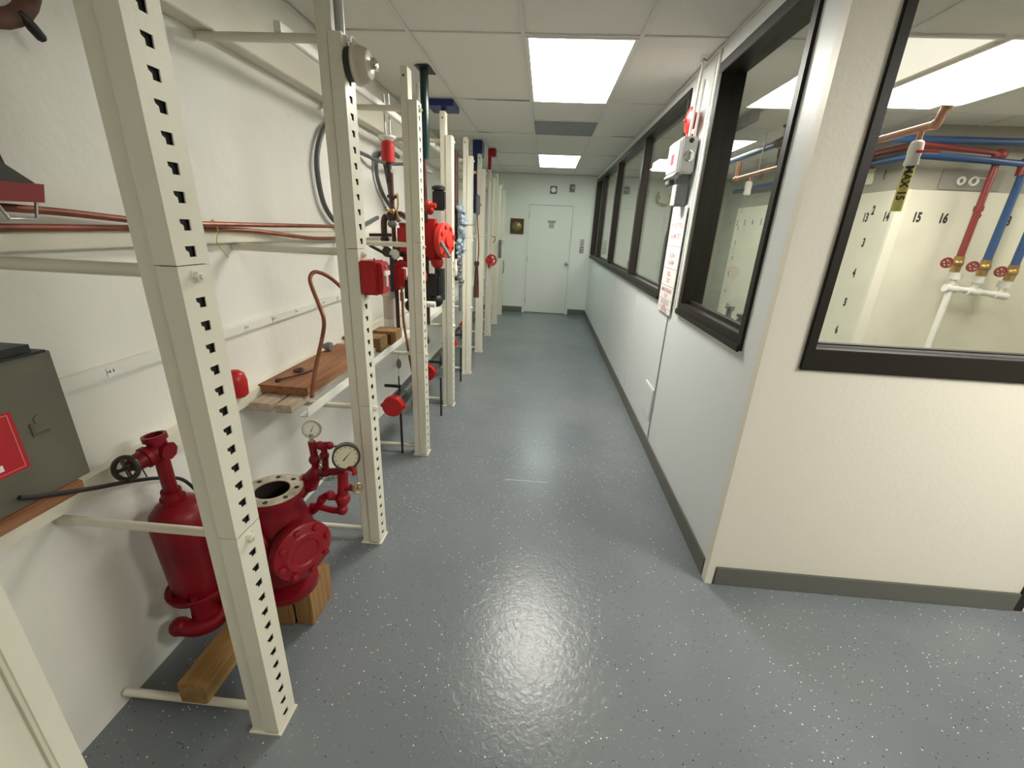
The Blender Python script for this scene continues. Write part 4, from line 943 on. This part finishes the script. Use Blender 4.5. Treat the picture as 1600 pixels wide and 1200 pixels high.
# copper line with the white ball valve and yellow sleeve
t = thing('copper_line', 'bright copper pipe with a white valve and yellow tube hanging in the inner room', 'pipe', (2, 3.5, 2.1))
CXp, CZ = 2.0, 2.165
e0 = at(1478, 175, 'x', CXp)
MB().tube([(CXp, 5.25, CZ), (CXp, 2.72, CZ)], .020, 12).cyl((CXp, 2.71, CZ), (CXp+.02, 2.70, CZ+.13), .019, n=12).sph((CXp, 2.72, CZ), .026, 12).cyl((CXp, 5.2, CZ), (CXp, 5.2, 2.33), .022, n=12).sph((CXp, 5.2, CZ), .03, 12).build('pipe', M['copperb'], t)
MB().torus((CXp+.015, 2.70, CZ+.085), Z, .022, .006, 18, 8).torus((CXp+.018, 2.70, CZ+.11), Z, .022, .006, 18, 8).cyl((CXp+.018, 2.70, CZ+.06), (CXp+.02, 2.70, CZ+.15), .021, n=12).build('threaded_end', M['brass'], t)
for yy, zz in ((2.80, -.12), (4.86, -.12)):
    MB().cyl((CXp, yy, CZ-.01), (CXp, yy, CZ-.07), .014, n=12).build('drop', M['copperb'], t)
    MB().lathe((CXp, yy, CZ-.19), Z, [(0, .022), (.01, .034), (.05, .030), (.085, .034), (.12, .030), (.13, .018)], 14).build('white_valve', M['pvc'], t)
MB().bbox((CXp-.015, 2.755, CZ-.125), (CXp+.10, 2.775, CZ-.113), .003).build('red_handle', M['bred'], t)
MB().cyl((CXp, 2.80, CZ-.19), (CXp, 2.80, CZ-.42), .026, n=14).build('yellow_tube', M['yellow'], t)
text_mb('MAX 15', .052, (CXp-.0160, 2.7787, CZ-.275), Vector((0, 0, -1)), Vector((.8, -.6, 0)), .0015, .0015).build('tube_lettering', M['ink'], t)
MB().cyl((CXp, 4.86, CZ-.19), (CXp, 4.86, CZ-.28), .012, n=10).build('lower_fitting', M['dgrey'], t)
MB().cyl((CXp, 4.35, CZ+.02), (CXp, 4.35, CZ+.10), .016, n=10).cyl((CXp, 4.35, CZ+.08), (CXp, 4.35, CZ+.15), .022, n=10).cyl((CXp, 4.0, CZ-.02), (CXp, 4.0, CZ-.1), .018, n=10).build('branch', M['rust'], t)
MB().cyl((CXp, 3.3, CZ+.02), (CXp, 3.3, C-.001), .004, n=6).cyl((CXp, 4.7, CZ+.02), (CXp, 4.7, C-.001), .004, n=6).build('hanger_rod', M['steel'], t)
# yellow tube and grey strut seen through the second window
tag(MB().cyl((1.30, 3.75, 2.06), (1.30, 3.75, C-.002), .017, n=14).build('yellow_tube', M['yellow']), 'yellow vertical tube behind the left side of the second window', 'tube')
tag(MB().bbox((1.53, 3.95, 2.43), (1.60, 4.95, 2.50), .003).build('ceiling_strut', M['dgrey']), 'dark grey strut under the inner room ceiling', 'strut')
# fittings on the sill of window 1
for i, (yy, h, lab) in enumerate(((2.42, .05, 'low dark valve with a crossbar, leftmost fitting on the inner sill'), (2.26, .035, 'curved dark elbow, middle fitting on the inner sill'), (2.13, .07, 'upright dark fitting with a flat top, rightmost on the inner sill'))):
    t = thing('pipe_fitting', lab, 'fitting', (1.03, yy, 1.10), 'fittings on the inner window sill')
    z = S0-.02
    h += .015
    b = MB().lathe((1.035, yy, z), Z, [(0, .028), (.03+h*.5, .028), (.035+h*.5, .016), (.05+h, .014), (.05+h, .026), (.065+h, .026)], 14)
    if i == 0: b.cyl((1.035, yy-.04, z+.05+h), (1.035, yy+.04, z+.07+h), .008, n=8)
    if i == 1: b.torus((1.035, yy, z+.05), X, .035, .014, 16, 8)
    b.build('fitting_body', M['dgrey'], t)
tag(MB().bbox((XR+WT+.009, 2.0, 1.04), (XR+WT+.10, 2.55, 1.078), .004).build('inner_ledge', M['pale']), 'narrow inner ledge under the second window holding small fittings', 'ledge')
tag(MB().bbox((XR+WT+.009, 5.2, 1.06), (XR+WT+.10, 5.7, S0), .004).build('inner_ledge', M['pale']), 'narrow inner ledge under the long window holding one brass fitting', 'ledge')
# pipe trim on the room's far wall; the two boxes imitate glass reflections
t = thing('reflection_box', 'pale square reflection stand-in on the far wall of the inner room, left one', 'reflection stand-in', (1.41, YF, 2.24))
MB().bbox((1.35, YF-.03, 2.23), (1.47, YF-.001, 2.37), .006).build('housing', M['grey'], t)
MB().torus((1.41, YF-.031, 2.30), Y, .038, .008, 20, 6).build('ring', M['dgrey'], t)
t = thing('reflection_box', 'round-faced reflection stand-in on the far wall of the inner room, right one', 'reflection stand-in', (1.745, YF, 2.2))
MB().bbox((1.68, YF-.02, 2.20), (1.81, YF-.001, 2.32), .006).build('housing', M['grey'], t)
MB().lathe((1.745, YF-.02, 2.26), -Y, [(0, .05), (.02, .045), (.03, .025), (.032, 0)], 18).build('dome', M['pale'], t)
t = thing('test_trim', 'brass and grey pipe trim on the far wall of the inner room', 'pipe', (2.05, YF, 2.1))
MB().tube([(1.96, YF-.05, 2.29), (1.96, YF-.05, 2.12), (2.12, YF-.05, 2.09), (2.16, YF-.05, 2.22), (2.2, YF-.05, 2.27)], .022, 10, smooth=3).sph((1.96, YF-.05, 2.20), .045, 10).cyl((2.05, YF-.05, 2.10), (2.05, YF-.001, 2.10), .02, n=8).build('pipe', M['brass'], t)
MB().tube([(2.27, YF-.03, 2.0), (2.27, YF-.03, 1.75), (2.22, YF-.03, 1.6), (2.21, YF-.03, 1.3), (2.22, YF-.03, .6), (2.22, YF-.03, .01)], .014, 8, smooth=4).build('cable', M['black'], t)
